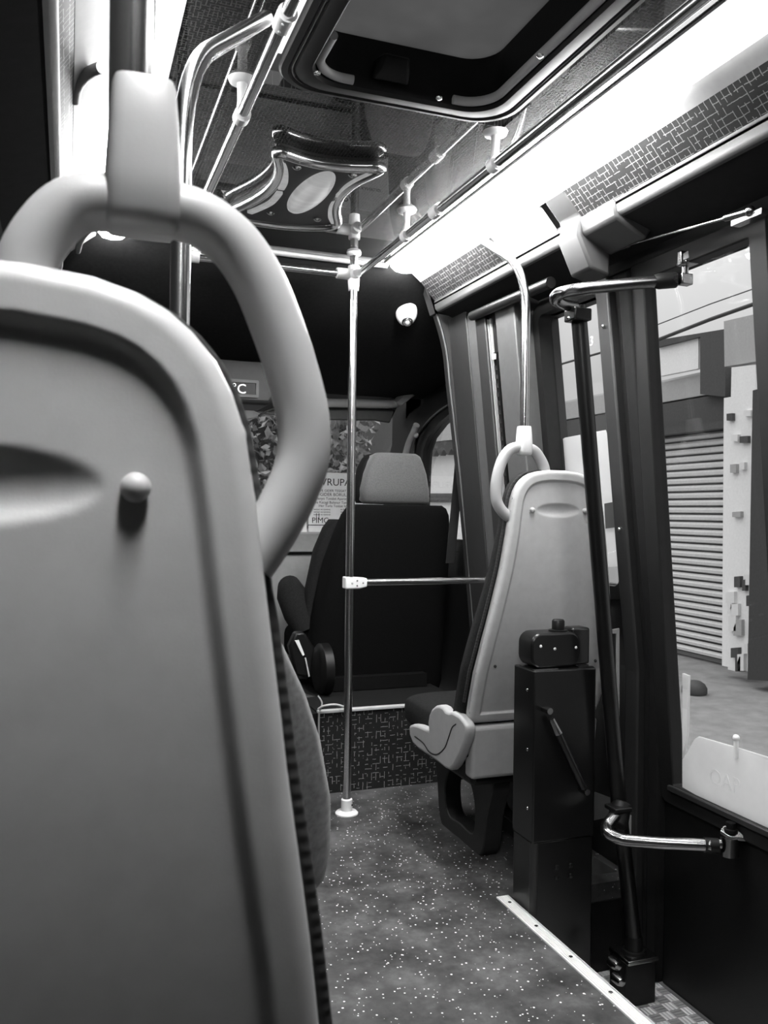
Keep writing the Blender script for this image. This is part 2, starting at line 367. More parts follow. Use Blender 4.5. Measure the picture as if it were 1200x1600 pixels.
# end cap of the cove and the deeper lip above the door
mb = MB(); mb.prism([(1.19, 1.97, 1.925), (1.262, 1.97, 1.845), (1.258, 1.97, 1.79), (1.30, 1.97, 1.705), (1.36, 1.97, 1.69), (1.36, 1.97, 1.86), (1.24, 1.97, 1.93)], (0, .10, 0))
mb.prism([(1.262, 1.975, 1.838), (1.272, 1.975, 1.79), (1.36, 1.975, 1.745), (1.40, 1.975, 1.80)], (0, -.155, 0))
struct(mb.build('trim_9', M['lip'], bevel=.008))
mb = MB(); mb.box((1.43, .80, 1.725), (1.60, 2.18, 1.79)); slab(mb, .80, 2.12, 1.69, 1.80, -.006, .06, wx)
struct(mb.build('trim_10', M['drystrip'], bevel=.004))
# right wall: skin around the side window, inner trims in front of it
mb = MB(); Z5 = (.6,)
slab(mb, 2.10, 3.10, -.05, .84, 0, .05, wx, Z5); slab(mb, 2.10, 2.13, .84, 1.80, 0, .05, wx); slab(mb, 2.46, 3.10, .84, 1.80, 0, .05, wx); slab(mb, 2.13, 2.46, 1.69, 1.80, 0, .05, wx)
struct(mb.build('wall_right', M['dark']))
mb = MB(); slab(mb, -.95, .82, -.05, 1.95, 0, .05, wx, Z5); struct(mb.build('wall_rear_right', M['black']))
mb = MB(); slab(mb, 2.84, 3.0, .0, 1.795, 0, .10, ix, (.4, 1.5)); slab(mb, 2.69, 2.765, .0, 1.76, -.003, .10, ix, (.4,)); struct(mb.build('trim_11', M['dark'], bevel=.004))
mb = MB(); slab(mb, 2.765, 2.84, .0, 1.765, .004, .10, ix, (.4,)); struct(mb.build('trim_12', M['mid'], bevel=.004))
mb = MB(); slab(mb, 2.62, 2.69, .0, 1.76, .012, .10, ix, (.4,)); struct(mb.build('trim_13', M['black']))
mb = MB(); slab(mb, 2.49, 2.62, .0, 1.76, .0, .10, ix, (.4,)); struct(mb.build('trim_14', M['mid'], bevel=.004))
mb = MB()
for y in (2.665, 2.683): slab(mb, y, y+.003, .1, 1.72, .004, .02, ix, (.4,))
struct(mb.build('trim_15', M['light']))
mb = MB(); slab(mb, 2.632, 2.652, .5, 1.60, .0, .02, ix); o = mb.build('slotted_track', M['black'])
tag(o, 'black slotted track running down the grey wall behind the chrome seat pole', 'track')
mb = MB()
for k in range(34): z = .55 + .03*k; slab(mb, 2.636, 2.648, z, z+.014, -.003, .004, ix)
mb.build('slots', M['dark'], o)
mb = MB(); mb.obox((ix(1.585)-.004, 2.642, 1.585), (.004, 0, 0), (0, .007, 0), (0, 0, .009)); mb.build('catch', M['white'], o)
# black pillar between the side window and the door
mb = MB(); slab(mb, 2.065, 2.125, -.25, 1.72, -.035, 0, wx, Z5); struct(mb.build('trim_16', M['dark'], bevel=.006))
mb = MB(); slab(mb, 2.03, 2.066, -.25, 1.72, -.012, .03, wx, Z5); slab(mb, 1.985, 2.035, -.25, 1.72, -.022, .03, wx, Z5); struct(mb.build('trim_17', M['drystrip'], bevel=.008))
for (u, v) in ((944, 510), (973, 827)):
    c = P(u, v, Y=2.095); c.x = wx(c.z)-.037
    mb = MB(); mb.ball(c, .0055, 12, (.8, 1, 1)); tag(mb.build('screw', M['chrome']), 'shiny screw on the dark pillar beside the side window, ' + ('upper one' if v < 600 else 'lower one'), 'screw', 'pillar screws')
# window 1: side window behind the small seat
w1 = struct(empty('window_1', (wx(1.3), 2.33, .84)))
mb = MB(); wall_ring(mb, 2.085, 2.495, .80, 1.73, .07, .04, -.03, .02, wx); mb.build('window_frame', M['rubber'], w1)
mb = MB(); wall_pane(mb, 2.10, 2.475, .82, 1.715, .06, .012, .016, wx); mb.build('pane', M['glass'], w1)
# door 1: front leaf of the double door
d1 = struct(empty('door_1', (1.57, 1.75, -.25)))
mb = MB(); slab(mb, 1.52, 1.985, -.25, .27, 0, .03, wx); mb.build('lower_panel', M['black'], d1, bevel=.004)
mb = MB(); wall_ring(mb, 1.50, 1.99, .26, 1.735, .03, .055, -.012, .03, wx); mb.build('door_frame', M['rubber'], d1, bevel=.004)
mb = MB(); wall_pane(mb, 1.54, 1.95, .30, 1.69, .01, .010, .014, wx); mb.build('pane', M['glass'], d1)
mb = MB(); slab(mb, 1.55, 1.95, .298, .314, -.02, .012, wx); mb.build('sill_bead', M['dark'], d1, bevel=.003)
d2 = struct(empty('door_2', (1.57, 1.2, -.25)))
mb = MB(); slab(mb, .82, 1.495, -.25, .27, 0, .03, wx); mb.build('lower_panel', M['black'], d2)
mb = MB(); wall_ring(mb, .82, 1.495, .26, 1.735, .03, .06, -.012, .03, wx); mb.build('door_frame', M['rubber'], d2)
mb = MB(); wall_pane(mb, .87, 1.45, .30, 1.69, .01, .010, .014, wx); mb.build('pane', M['glass'], d2)
# left wall and rear wall, mirrored skin
lx = lambda z: 2*BX - wx(z)
mb = MB(); slab(mb, -.95, 3.10, -.05, 1.95, -.05, 0, lx, Z5); struct(mb.build('wall_left', M['black']))
mb = MB(); slab(mb, -.95, 3.0, 1.15, 1.80, 0, .03, lx); struct(mb.build('trim_18', M['drystrip'], bevel=.01))
mb = MB(); mb.box((-.40, -1.0, -.3), (1.65, -.95, 2.0)); struct(mb.build('wall_rear', M['black']))
mb = MB(); mb.box((-.40, -.95, 1.985), (.36, 3.0, 2.03)); mb.box((.945, -.95, 1.985), (1.62, 3.0, 2.03)); mb.box((.36, -.95, 1.985), (.945, .88, 2.03)); mb.box((.36, 1.82, 1.985), (.945, 3.0, 2.03)); struct(mb.build('roof', M['dark']))
# header over the cab
mb = MB(); prof = [(2.955, 1.952), (2.97, 1.925), (3.03, 1.885), (3.14, 1.82), (3.3, 1.745), (3.55, 1.675), (3.85, 1.63), (4.0, 1.615)]
xs = [-.38, .2, .62, 1.0, 1.25, 1.66]; vs = [(x, y, z) for y, z in prof for x in xs]; n = len(xs)
mb.add(vs, [(i*n+j, i*n+j+1, (i+1)*n+j+1, (i+1)*n+j) for i in range(len(prof)-1) for j in range(n-1)])
mb.add([(x, y, 2.03) for y in (2.955, 4.7) for x in (-.38, 1.7)], [(0, 1, 3, 2)])
struct(mb.build('trim_19', M['headliner'], smooth=60))
mb = MB(); mb.tube([(.18, 2.945, 1.945), (1.08, 2.945, 1.945)], .011, 10); struct(mb.build('trim_20', M['alu']))
arch = smooth_path([P(655, 415, Y=3.0), P(672, 465, Y=3.0), P(683, 492, Y=3.0), P(697, 545, Y=3.0), P(704, 610, Y=3.0), P(712, 680, Y=3.0), P(728, 830, Y=3.0), P(742, 1000, Y=3.0)], 6)
mb = MB(); mb.tube(arch, .005, 8)
struct(mb.build('trim_21', M['mid']))
mb = MB(); mb.prism([p + Vector((.0, -.012, 0)) for p in arch] + [Vector((1.56, 2.988, arch[-1].z)), Vector((1.56, 2.988, 1.78)), Vector((1.29, 2.988, 1.80))], (0, .05, 0)); struct(mb.build('trim_22', M['dark']))
# sill strip at the step
st = thing('step_edge_strip', (1.13, 1.4, 0), 'pale ribbed aluminium strip along the floor edge above the doorway step', 'edge strip')
mb = MB(); mb.box((1.113, .80, 0), (1.147, 2.104, .004)); mb.box((1.143, .80, -.03), (1.149, 2.104, .004))
for k in range(5): x = 1.118 + k*.0055; mb.box((x, .80, .004), (x+.0026, 2.10, .0058))
mb.build('angle', M['white'], st)
for y in (1.60, 1.76, 1.92, 2.06):
    mb = MB(); mb.lathe((1.130, y, .004), (0, 0, 1), [(0, .005), (.002, .005), (.003, .002)], 12); mb.build('screw', M['dullchrome'], st)
mb = MB(); mb.tube(smooth_path([P(497, 1108, Y=3.07), P(506, 1103, Y=3.06), P(525, 1101, Y=3.06), P(542, 1107, Y=3.06), P(530, 1109, Y=3.06)], 6), .004, 8); mb.tube(smooth_path([P(497, 1087, Y=3.08), P(503, 1098, Y=3.07), P(500, 1110, Y=3.07)], 6), .003, 8)
tag(mb.build('loose_cord', M['pale']), 'loose pale cord lying on the platform edge left of the central pole', 'cord')
# platform under the cab
mb = MB(); mb.box((.885, 3.085, 0), (1.50, 3.12, .305)); struct(mb.build('trim_23', M['riserw']))
mb = MB(); mb.box((.885, 3.121, .2), (1.50, 4.4, .302)); struct(mb.build('trim_27', M['drystrip']))
mb = MB(); mb.box((.88, 3.076, .300), (1.5, 3.10, .312)); struct(mb.build('trim_24', M['pale'], bevel=.003))
mb = MB(); mb.tube([(.884, 3.08, 0.0), (.884, 3.08, .305)], .004, 8); struct(mb.build('trim_25', M['light']))
mb = MB(); mb.box((-.34, 3.10, -.3), (.8845, 4.6, .297)); struct(mb.build('trim_26', M['drystrip']))
mb = MB(); mb.box((-.34, 3.09, -.3), (.884, 4.6, .02)); mb.box((-.38, 3.0, -.05), (-.33, 4.7, 1.9)); struct(mb.build('floor_cab', M['dark']))
# ------------------------------------------------------------------ passenger seats
ZT = [.446, .452, .462, .48, .52, .60, .70, .80, .90, 1.00, 1.055, 1.092, 1.114, 1.131, 1.145, 1.156, 1.164, 1.170, 1.174]
HT = [.196, .206, .212, .215, .217, .217, .205, .189, .1715, .1570, .150, .144, .1365, .1275, .1155, .102, .086, .064, .030]
def hw(z): return float(np.interp(z, ZT, HT))
def yb(z):
    u = 1.06-z
    return -.03*u + .37*max(u, 0)**2
_ol = [(hw(z), z) for z in np.concatenate([np.linspace(.446, 1.112, 90), np.linspace(1.113, 1.174, 60)])]
_full = [(-x, z) for x, z in _ol] + [(x, z) for x, z in _ol[::-1]]
def shell_mesh(mb, cx, yk):
    poly = np.array(_full); A = poly; B = np.roll(poly, -1, 0); D = B-A; L2 = (D**2).sum(1)+1e-12
    zs = np.concatenate([np.linspace(.446, .50, 34), np.linspace(.502, 1.08, 180), np.linspace(1.083, 1.174, 64)]); ss = np.linspace(-1, 1, 141)
    pts = np.array([(s*hw(z), z) for z in zs for s in ss]); d = np.full(len(pts), 9.0)
    for a, dd, l2 in zip(A, D, L2):
        tt = np.clip(((pts-a)@dd)/l2, 0, 1); q = a + tt[:, None]*dd; d = np.minimum(d, np.hypot(*(pts-q).T))
    R = .013; off = np.where(d < R, R-np.sqrt(np.maximum(R*R-(R-np.minimum(d, R))**2, 0)), 0)
    t = np.clip((d-.0265)/.009, 0, 1); off = off + .0075*t*t*(3-2*t)
    q = (pts[:, 0]/.0705)**2 + ((pts[:, 1]-1.061)/.0195)**2
    off = off + np.where(q < 1, .0085*np.maximum(1-q, 0)**.9, 0)
    n = len(ss)
    vs = [(cx+x, yk+yb(z)+o, z) for (x, z), o in zip(pts, off)]
    mb.add(vs, [(i*n+j, i*n+j+1, (i+1)*n+j+1, (i+1)*n+j) for i in range(len(zs)-1) for j in range(n-1)])
    rim = [(-hw(z), z) for z in zs] + [(hw(z), z) for z in zs[::-1]]; m = len(rim)
    vs = [(cx+x, yk+yb(z)+R, z) for x, z in rim] + [(cx+x*.985, yk+yb(z)+.04, z-.001) for x, z in rim]
    mb.add(vs, [(i, (i+1) % m, m+(i+1) % m, m+i) for i in range(m)] + [tuple(range(m, 2*m))])
def cush_loop(z, h, y0, y1, n=28, p=.45):
    out = []
    for k in range(n):
        a = 2*PI*k/n; c, s_ = math.cos(a), math.sin(a)
        out.append((math.copysign(abs(c)**p, c)*h, (y0+y1)/2 + math.copysign(abs(s_)**p, s_)*(y1-y0)/2, z))
    return out
def loft(mb, loops):
    n = len(loops[0]); vs = [p for l in loops for p in l]
    fs = [(i*n+k, i*n+(k+1) % n, (i+1)*n+(k+1) % n, (i+1)*n+k) for i in range(len(loops)-1) for k in range(n)]
    return mb.add(vs, fs + [tuple(range(n))[::-1], tuple((len(loops)-1)*n+k for k in range(n))])
COVER = [(645,1133),(651,1131),(658,1132),(668,1136),(676,1140),(675,1128),(677,1116),(681,1107),(687,1102),(693,1101),(699,1104),(703,1110),(708,1112),(713,1111),(724,1117),(732,1126),(736,1134),(736,1146),(733,1160),(725,1180),(716,1197),(710,1203),(702,1200),(690,1190),(675,1180),(660,1170),(651,1161),(646,1148)]
def seat(label, cx, yk, a, grip, bolster=False, detail=True):
    """a = +1 when the aisle lies towards +X"""
    r = thing('passenger_seat', (cx, yk+.2, 0), label, 'seat', 'bus passenger seats')
    mb = MB(); shell_mesh(mb, cx, yk); sh = mb.build('back_shell', M['shell'], r, smooth=60)
    for s in (-1, 1):
        mb = MB(); c = Vector((cx+s*.0855, yk+yb(1.061)+.0065, 1.061)); mb.ball(c+Vector((0, -.003, 0)), .0078, 24, (1, .95, 1)); mb.build('knob', M['shell'], sh)
    for s in (-1, 1):
        mb = MB(); mb.ball((cx+s*.165, yk+yb(.62)+.003, .62), .0045, 10); mb.build('screw', M['dark'], sh)
    mb = MB(); loops = []
    zz = list(np.linspace(.40, 1.114, 40)) + [1.131, 1.145, 1.156, 1.164, 1.170, 1.174, 1.178]
    for z in zz:
        h = hw(min(max(z, .48), 1.174)) + (.0035 if z > 1.0 else .004+.006*min(1, (1.0-z)/.4))
        th = .045 + .05*min(1, max(0, (1.17-z)/.5))
        if z > 1.167: th *= .8
        loops.append([(cx+x, yk+y, zq) for x, y, zq in cush_loop(z+.003, h, yb(z)+.022, yb(z)+.03+th)])
    loft(mb, loops); mb.build('back_cushion', M['fabric'], r, smooth=60)
    zs = [z for z in zz if .50 < z < 1.172]
    mb = MB(); pp = [(cx+a*(hw(max(z, .48))+(.004 if z > 1.0 else .005+.006*min(1, (1.0-z)/.4))), yk+yb(z)+.034, z) for z in zs]
    mb.tube(pp, .0045, 10); mb.build('piping', M['rope'], r)
    # grab handle: thick bent tube from behind the top edge round to the aisle side
    pts = smooth_path([(cx+a*q, yk+yb(z)+.030, z) for q, z in grip], 8)
    mb = MB(); mb.tube(pts, .0155, 20); mb.build('grab_handle', M['grip'], r, smooth=60)
    # seat cushion, skirt, frame leg, recliner cover
    mb = MB(); loops = []
    for y, k in ((.13, .75), (.145, .95), (.17, 1), (.45, 1), (.58, 1), (.62, .96), (.64, .8)):
        L = []
        for q in range(28):
            an = 2*PI*q/28; c, s_ = math.cos(an), math.sin(an)
            L.append((cx+math.copysign(abs(c)**.4, c)*.212*(.9+.1*k), yk+y, .378+.058*k*math.copysign(abs(s_)**.4, s_)))
        loops.append(L)
    loft(mb, loops); mb.build('seat_cushion', M['fabric'], r, smooth=60)
    mb = MB(); mb.hexa([(cx-.205, yk+.12, .285), (cx+.205, yk+.12, .285), (cx+.205, yk+.17, .285), (cx-.205, yk+.17, .285), (cx-.21, yk+.108, .440), (cx+.21, yk+.108, .440), (cx+.21, yk+.16, .440), (cx-.21, yk+.16, .440)])
    mb.build('lower_shell', M['cover'], r, bevel=.012, segs=3)
    mb = MB(); mb.box((cx-.19, yk+.15, .255), (cx+.19, yk+.60, .325)); mb.build('seat_frame', M['black'], r, bevel=.015)
    o_ = [(.27, 0), (.42, 0), (.56, 0), (.60, .13), (.62, .27), (.42, .27), (.20, .27), (.23, .13)]
    i_ = [(.325, .05), (.42, .05), (.51, .05), (.535, .13), (.50, .20), (.43, .235), (.345, .20), (.31, .13)]
    for nm, xo in (('leg', a*.07), ('leg', -a*.10)):
        mb = MB(); mb.ring([(cx+xo-.03, yk+y, z) for y, z in densify(o_)], [(cx+xo-.03, yk+y, z) for y, z in densify(i_)], (.06, 0, 0)); mb.build(nm, M['dark'], r, bevel=.004)
    pts = [P(u, v, X=1.075) for u, v in COVER]; ly = [(p.y-2.11, p.z) for p in pts]
    x0 = cx + a*.240
    mb = MB(); mb.prism([(x0, yk+y, z) for y, z in ly], (-a*.032, 0, 0)); cv = mb.build('recliner_cover', M['cover'], r, bevel=.009, segs=3)
    g = [P(u, v, X=1.075) for u, v in ((655, 1150), (668, 1160), (678, 1174), (690, 1178), (702, 1168), (709, 1150), (714, 1136), (720, 1131))]
    mb = MB(); mb.tube(smooth_path([(x0+a*.0005, yk+p.y-2.11, p.z) for p in g], 6), .0018, 8); mb.build('groove', M['black'], cv)
    if bolster:
        mb = MB(); loops = []
        for z, h in ((.47, .21), (.475, .25), (.487, .277), (.51, .293), (.56, .297), (.645, .288), (.735, .265), (.80, .24), (.86, .21), (.90, .19)):
            loops.append([(cx+x, yk+y, zq) for x, y, zq in cush_loop(z, h, yb(z)+.035, yb(z)+.14)])
        loft(mb, loops); mb.build('side_bolster', M['bolster'], r, smooth=60)
    return r
def densify(pts, n=4):
    out = []; m = len(pts)
    for i in range(m):
        p0, p1, p2, p3 = (Vector((*pts[(i+k) % m], 0)) for k in (-1, 0, 1, 2))
        for k in range(n):
            t = k/n; q = .5*((2*p1)+(p2-p0)*t+(2*p0-5*p1+4*p2-p3)*t*t+(3*p1-p0-3*p2+p3)*t**3); out.append((q.x, q.y))
    return out
GRN = [(.028, 1.150), (.032, 1.182), (.050, 1.2095), (.0716, 1.2165), (.093, 1.217), (.118, 1.2145), (.1385, 1.203), (.153, 1.184), (.164, 1.160), (.1735, 1.134), (.181, 1.105), (.181, 1.080), (.173, 1.058), (.162, 1.038), (.150, 1.020)]
GRR = [(.028, 1.160), (.036, 1.190), (.060, 1.224), (.085, 1.235), (.11, 1.237), (.138, 1.230), (.160, 1.208), (.175, 1.175), (.185, 1.13), (.184, 1.09), (.175, 1.068), (.158, 1.049), (.145, 1.04)]
SN, SR, SB = (-.0525, .459), (1.30, 2.11), (.07, 1.06)
seat('grey plastic seat back filling the lower left foreground with a thick grab handle', *SN, 1, GRN)
seat('small grey backed seat by the right wall behind the black door column', *SR, -1, GRR)
seat('dark seat ahead of the foreground seat, only its grey side bolster peeking out', *SB, 1, [(.02, 1.15), (.024, 1.18), (.035, 1.2), (.05, 1.205), (.07, 1.205), (.085, 1.20), (.10, 1.18), (.11, 1.15), (.115, 1.12), (.115, 1.09), (.11, 1.06)], bolster=True)

# ------------------------------------------------------------------ grab poles and rails
RZ = 1.873; RL, RR = .332, .937; PY = 2.86
def clamp_block(mb, cx, y, z0=1.203, z1=1.286, top=.0175, bot=.0215, d=.019):
    lo = [(cx-bot, y-d, z0), (cx+bot, y-d, z0), (cx+bot, y+d, z0), (cx-bot, y+d, z0)]
    mid = [(cx-bot, y-d, z0+.028), (cx+bot, y-d, z0+.028), (cx+bot, y+d, z0+.028), (cx-bot, y+d, z0+.028)]
    hi = [(cx-top, y-d*.85, z1), (cx+top, y-d*.85, z1), (cx+top, y+d*.85, z1), (cx-top, y+d*.85, z1)]
    mb.hexa(lo+mid).hexa(mid+hi)
    return mb
def seat_pole(label, path, clampx, clampy, mat, r=.0125, rad=.12, clamp=True, dz=0):
    g = thing('grab_pole', path[0], label, 'grab pole', 'chrome grab poles')
    mb = MB(); mb.tube(fillet(path, rad, 12), r, 20); mb.build('tube', M['chrome'], g, smooth=60)
    if clamp:
        mb = MB()
        pts = [(clampx, clampy)]
        lo, hi = 1.199, 1.286
        n = 24; loops = []
        for z, h, d in ((1.189, .0175, .012), (1.1915, .0195, .0165), (1.198, .0202, .019), (1.218, .0202, .020), (1.246, .0185, .0185), (1.266, .0170, .0165), (1.270, .0158, .0150)):
            loops.append([(clampx+x, y, zq+dz) for x, y, zq in cush_loop(z, h, clampy-d, clampy+d, 24, .42)])
        loft(mb, loops); mb.build('clamp', M['white'] if mat is None else mat, g, smooth=60)
    return g
nx, ny = SN[0]+.089, SN[1]+yb(1.208)+.030
seat_pole('chrome pole rising from the grey clamp on the foreground seat handle', [(nx-.006, ny, 1.22), (nx-.006, ny, 1.62), (nx-.006, ny+.30, 1.93)], nx, ny, M['grip'], dz=.0125)
sx, sy = SR[0]-.097, SR[1]+yb(1.237)+.030
seat_pole('bent chrome pole standing on the white clamp above the small seat by the right wall', [(sx, sy, 1.24), (sx, sy, 1.735), (sx-.01, sy+.31, 1.925)], sx, sy, None, dz=.026)
bx = .128; by = SB[1]+yb(1.205)+.030
seat_pole('bright bent chrome pole left of the foreground handle, joining the left ceiling rail', [(bx, by, 1.205), (bx, by, 1.60), (.30, 1.42, 1.868)], bx, by, M['grip'])
def tee(mb, c, d, L=.045, r=.017):
    c = Vector(c); d = Vector(d); return mb.tube([c, c+d*L], [r*1.08, r], 14)
def rail(x, label, hangers, coup, yend):
    g = thing('ceiling_grab_rail', (x, 1.5, RZ), label, 'grab rail', 'ceiling grab rails')
    mb = MB(); mb.tube([(x, -.6, RZ), (x, PY, RZ)], .0125, 18); mb.build('tube', M['chrome'], g, smooth=60)
    for y in hangers:
        mb = MB(); mb.tube([(x, y-.014, RZ), (x, y+.014, RZ)], .0175, 16); mb.tube([(x, y, RZ), (x, y, RZ+.03), (x, y, CEIL-.006)], [.013, .010, .011], 12)
        mb.lathe((x, y, CEIL-.010), (0, 0, 1), [(0, .018), (.002, .026), (.010, .030)], 18); mb.build('hanger', M['white'], g, smooth=50)
    for y in coup:
        mb = MB(); mb.tube([(x, y-.022, RZ), (x, y+.022, RZ)], .0172, 16)
        for q in (-.012, .012): mb.ball((x-.006, y+q, RZ-.016), .003, 8)
        mb.build('coupling', M['white'], g)
    return g
rail(RR, 'chrome ceiling rail running beside the bright strip light on the right', (2.394, 1.827, .9), (2.17,), PY)
rail(RL, 'chrome ceiling rail on the left between the hatch and the bent pole', (1.80, .9), (1.42,), PY)
def front_pole(x, label, tdir):
    g = thing('floor_to_ceiling_pole', (x, PY, 0), label, 'grab pole', 'front grab poles')
    mb = MB(); mb.tube([(x, PY, .006), (x, PY, CEIL)], .0145, 20); mb.build('tube', M['chrome'], g, smooth=60)
    mb = MB(); mb.lathe((x, PY, 0), (0, 0, 1), [(0, .040), (.004, .040), (.010, .034), (.012, .020), (.050, .0195), (.053, .0165)], 22); fl = mb.build('floor_flange', M['white'], g, smooth=40)
    mb = MB(); mb.ball((x+.014, PY-.014, .032), .004, 8); mb.build('screw', M['dullchrome'], fl)
    mb = MB(); mb.tube([(x, PY, RZ-.055), (x, PY, RZ-.02), (x, PY, RZ+.03)], [.018, .0205, .0205], 16); tee(mb, (x, PY, RZ), (tdir, 0, 0), .062, .0185); tee(mb, (x, PY, RZ), (0, -1, 0), .045, .0185)
    mb.build('corner_joint', M['white'], g, smooth=50)
    mb = MB(); mb.lathe((x, PY, CEIL-.012), (0, 0, 1), [(0, .016), (.004, .024), (.012, .026)], 18); mb.build('ceiling_flange', M['white'], g)
    return g
front_pole(RR-.012, 'central chrome floor to ceiling pole with white flange standing in the aisle', -1)
front_pole(RL, 'far left chrome pole mostly hidden by the foreground seat handle', 1)
g = thing('cross_rail', (.63, PY, RZ), 'horizontal chrome rail joining the tops of the two front poles below the ceiling', 'grab rail')
mb = MB(); mb.tube([(RL+.03, PY, RZ), (RR-.04, PY, RZ)], .0125, 18); mb.build('tube', M['chrome'], g)
gz = .803
g = thing('barrier_rail', (1.15, PY, gz), 'waist high horizontal chrome bar between the central pole and the right wall', 'grab rail')
mb = MB(); mb.tube([(RR+.03, PY, gz), (1.455, PY, gz)], .0125, 18); mb.build('tube', M['chrome'], g)
px = RR-.012
mb = MB(); mb.prism([(px-.021, PY-.022, gz-.021), (px+.03, PY-.022, gz-.021), (px+.058, PY-.022, gz-.014), (px+.058, PY-.022, gz+.016), (px-.021, PY-.022, gz+.021)], (0, .044, 0)); cl = mb.build('clamp', M['white'], g, bevel=.005, segs=3)
for dx, dz in ((.002, -.001), (.020, .008), (.020, -.009), (.042, 0)):
    mb = MB(); mb.ball((px+dx, PY-.0225, gz+dz), .0035, 8); mb.build('screw', M['dullchrome'], cl)
# ------------------------------------------------------------------ door column, its cap and the door linkage
bxx0, bxx1, by0, by1 = 1.148, 1.337, 1.976, 2.086
g = thing('door_motor_column', ((bxx0+bxx1)/2, 2.03, -.25), 'black sheet metal door motor column standing at the front of the doorway step', 'door motor')
mb = MB(); mb.box((bxx0, by0, .19), (bxx1, by1, .640)); mb.build('upper_cover', M['blackpaint'], g, bevel=.004)
mb = MB(); mb.box((bxx0+.004, by0+.004, -.25), (bxx1-.002, by1, .19)); mb.build('lower_housing', M['blackpaint'], g, bevel=.004)
mb = MB(); mb.tube([(bxx0+.012, by0+.012, -.25), (bxx0+.012, by0+.012, .19)], .012, 12); mb.build('corner_tube', M['dark'], g)
for (u, v) in ((824, 1078), (824, 1171), (824, 1263)):
    p = P(u, v, X=bxx0); mb = MB(); mb.ball((bxx0, p.y, p.z), .0045, 10, (.6, 1, 1)); mb.build('screw', M['chrome'], g)
for (u, v) in ((871, 1356), (893, 1353), (871, 1372), (893, 1369)):
    p = P(u, v, Y=by0); mb = MB(); mb.lathe((p.x, by0+.004, p.z), (0, -1, 0), [(0, .0068), (.003, .006), (.0045, .003)], 12); mb.build('bolt', M['blackpaint'], g)
mb = MB(); mb.box((1.15, 1.985, .640), (1.225, 2.06, .6425)); mb.box((1.29, 1.985, .640), (1.335, 2.05, .643)); mb.build('top_flange', M['dullchrome'], g)
g2 = thing('door_valve_unit', (1.235, 2.03, .6425), 'small black housing with a round knob on top of the door motor column', 'valve')
p0, p1 = P(829, 1043, Y=2.0), P(906, 1000, Y=2.0)
mb = MB(); mb.prism([(x, 1.995, z) for x, z in rrect(p0.x, p1.x, .6425, .735, .03)], (0, .075, 0)); mb.box((p1.x-.01, 2.02, .6425), (1.345, 2.07, .742)); mb.build('housing', M['blackpaint'], g2, bevel=.006)
pk = P(872, 990, Y=2.03)
mb = MB(); mb.lathe((pk.x, 2.03, .73), (0, 0, 1), [(0, .026), (.008, .026), (.009, .017), (.032, .017), (.036, .014)], 20); mb.build('knob', M['black'], g2)
for (u, v) in ((845, 1010), (867, 1014), (900, 1012)):
    p = P(u, v, Y=1.995); mb = MB(); mb.ball((p.x, 1.995, p.z), .0042, 10, (1, .6, 1)); mb.build('screw', M['white'], g2)
a, b = P(856, 1110, Y=1.955), P(914, 1236, Y=1.955)
g = thing('gas_strut', a, 'thin black gas strut slanting across the front of the door motor column', 'strut')
mb = MB(); q = a.lerp(b, .10); q2 = a.lerp(b, .28); mb.tube([q, q2], [.008, .012], 14); mb.build('end_sleeve', M['dullchrome'], g)
mb = MB(); mb.tube([q2, a.lerp(b, .96)], .010, 14); mb.build('cylinder', M['blackpaint'], g)
for c in (a, b):
    mb = MB(); mb.tube([c+Vector((0, -.012, 0)), c+Vector((0, .03, 0))], .0085, 12); mb.build('ball_stud', M['dullchrome'], g)
# turning shaft of the door with its two arms
s0, s1, s2 = P(903, 478, Y=1.94), P(967, 1262, Y=1.94), P(992, 1480, Y=1.94)
g = thing('door_shaft', s2, 'black turning post of the door with a chrome arm at top and bottom', 'door shaft')
mb = MB(); mb.tube([s0, s1, s2], .0205, 20); mb.build('shaft', M['blackpaint'], g)
d = (s0-s1).normalized()
mb = MB(); c = P(903, 493, Y=1.925); mb.obox(c, (.026, 0, 0), (0, .026, 0), (0, 0, .016)); tc = mb.build('top_collar', M['blackpaint'], g, bevel=.004)
mb = MB(); mb.ball(P(888, 497, Y=1.90), .005, 8); mb.build('screw', M['dullchrome'], tc)
A0 = P(898, 478, Y=1.93); pts = [A0, P(878, 474, Y=1.92), P(868, 467, Y=1.905), P(876, 458, Y=1.885), P(905, 452, Y=1.875), P(960, 446, Y=1.84), P(1020, 440, Y=1.80), P(1056, 437, Y=1.78)]
mb = MB(); mb.tube(smooth_path(pts, 8), .0155, 16); ua = mb.build('upper_arm', M['dullchrome'], g, smooth=60)
mb = MB(); pth = [P(1022, 440, Y=1.80), P(1030, 439.5, Y=1.795), P(1055, 437.5, Y=1.785), P(1060, 437, Y=1.78)]; mb.tube(pth, [.0165, .020, .020, .014], 16); mb.build('rubber_sleeve', M['black'], ua)
e = P(1070, 437, Y=1.775)
mb = MB(); mb.obox(e, (.017, 0, 0), (0, .012, 0), (0, 0, .014)); mb.tube([e, P(1070, 405, Y=1.775)], .009, 12); mb.build('joint', M['dullchrome'], ua, bevel=.003)
g3 = thing('door_arm_bracket', P(1080, 395, Y=1.77), 'dark steel bracket joining the upper chrome arm to the door', 'bracket')
mb = MB(); c = [P(1062, 404, Y=1.77), P(1060, 412, Y=1.77), P(1105, 390, Y=1.72), P(1106, 372, Y=1.72), P(1068, 394, Y=1.76)]; mb.prism(c, (.02, .0, 0)); mb.obox(P(1065, 404, Y=1.77), (.008, 0, 0), (0, .008, 0), (0, 0, .018)); mb.obox(P(1074, 412, Y=1.775), (.02, 0, 0), (0, .02, 0), (0, 0, .004)); mb.build('plate', M['dullchrome'], g3, bevel=.003)
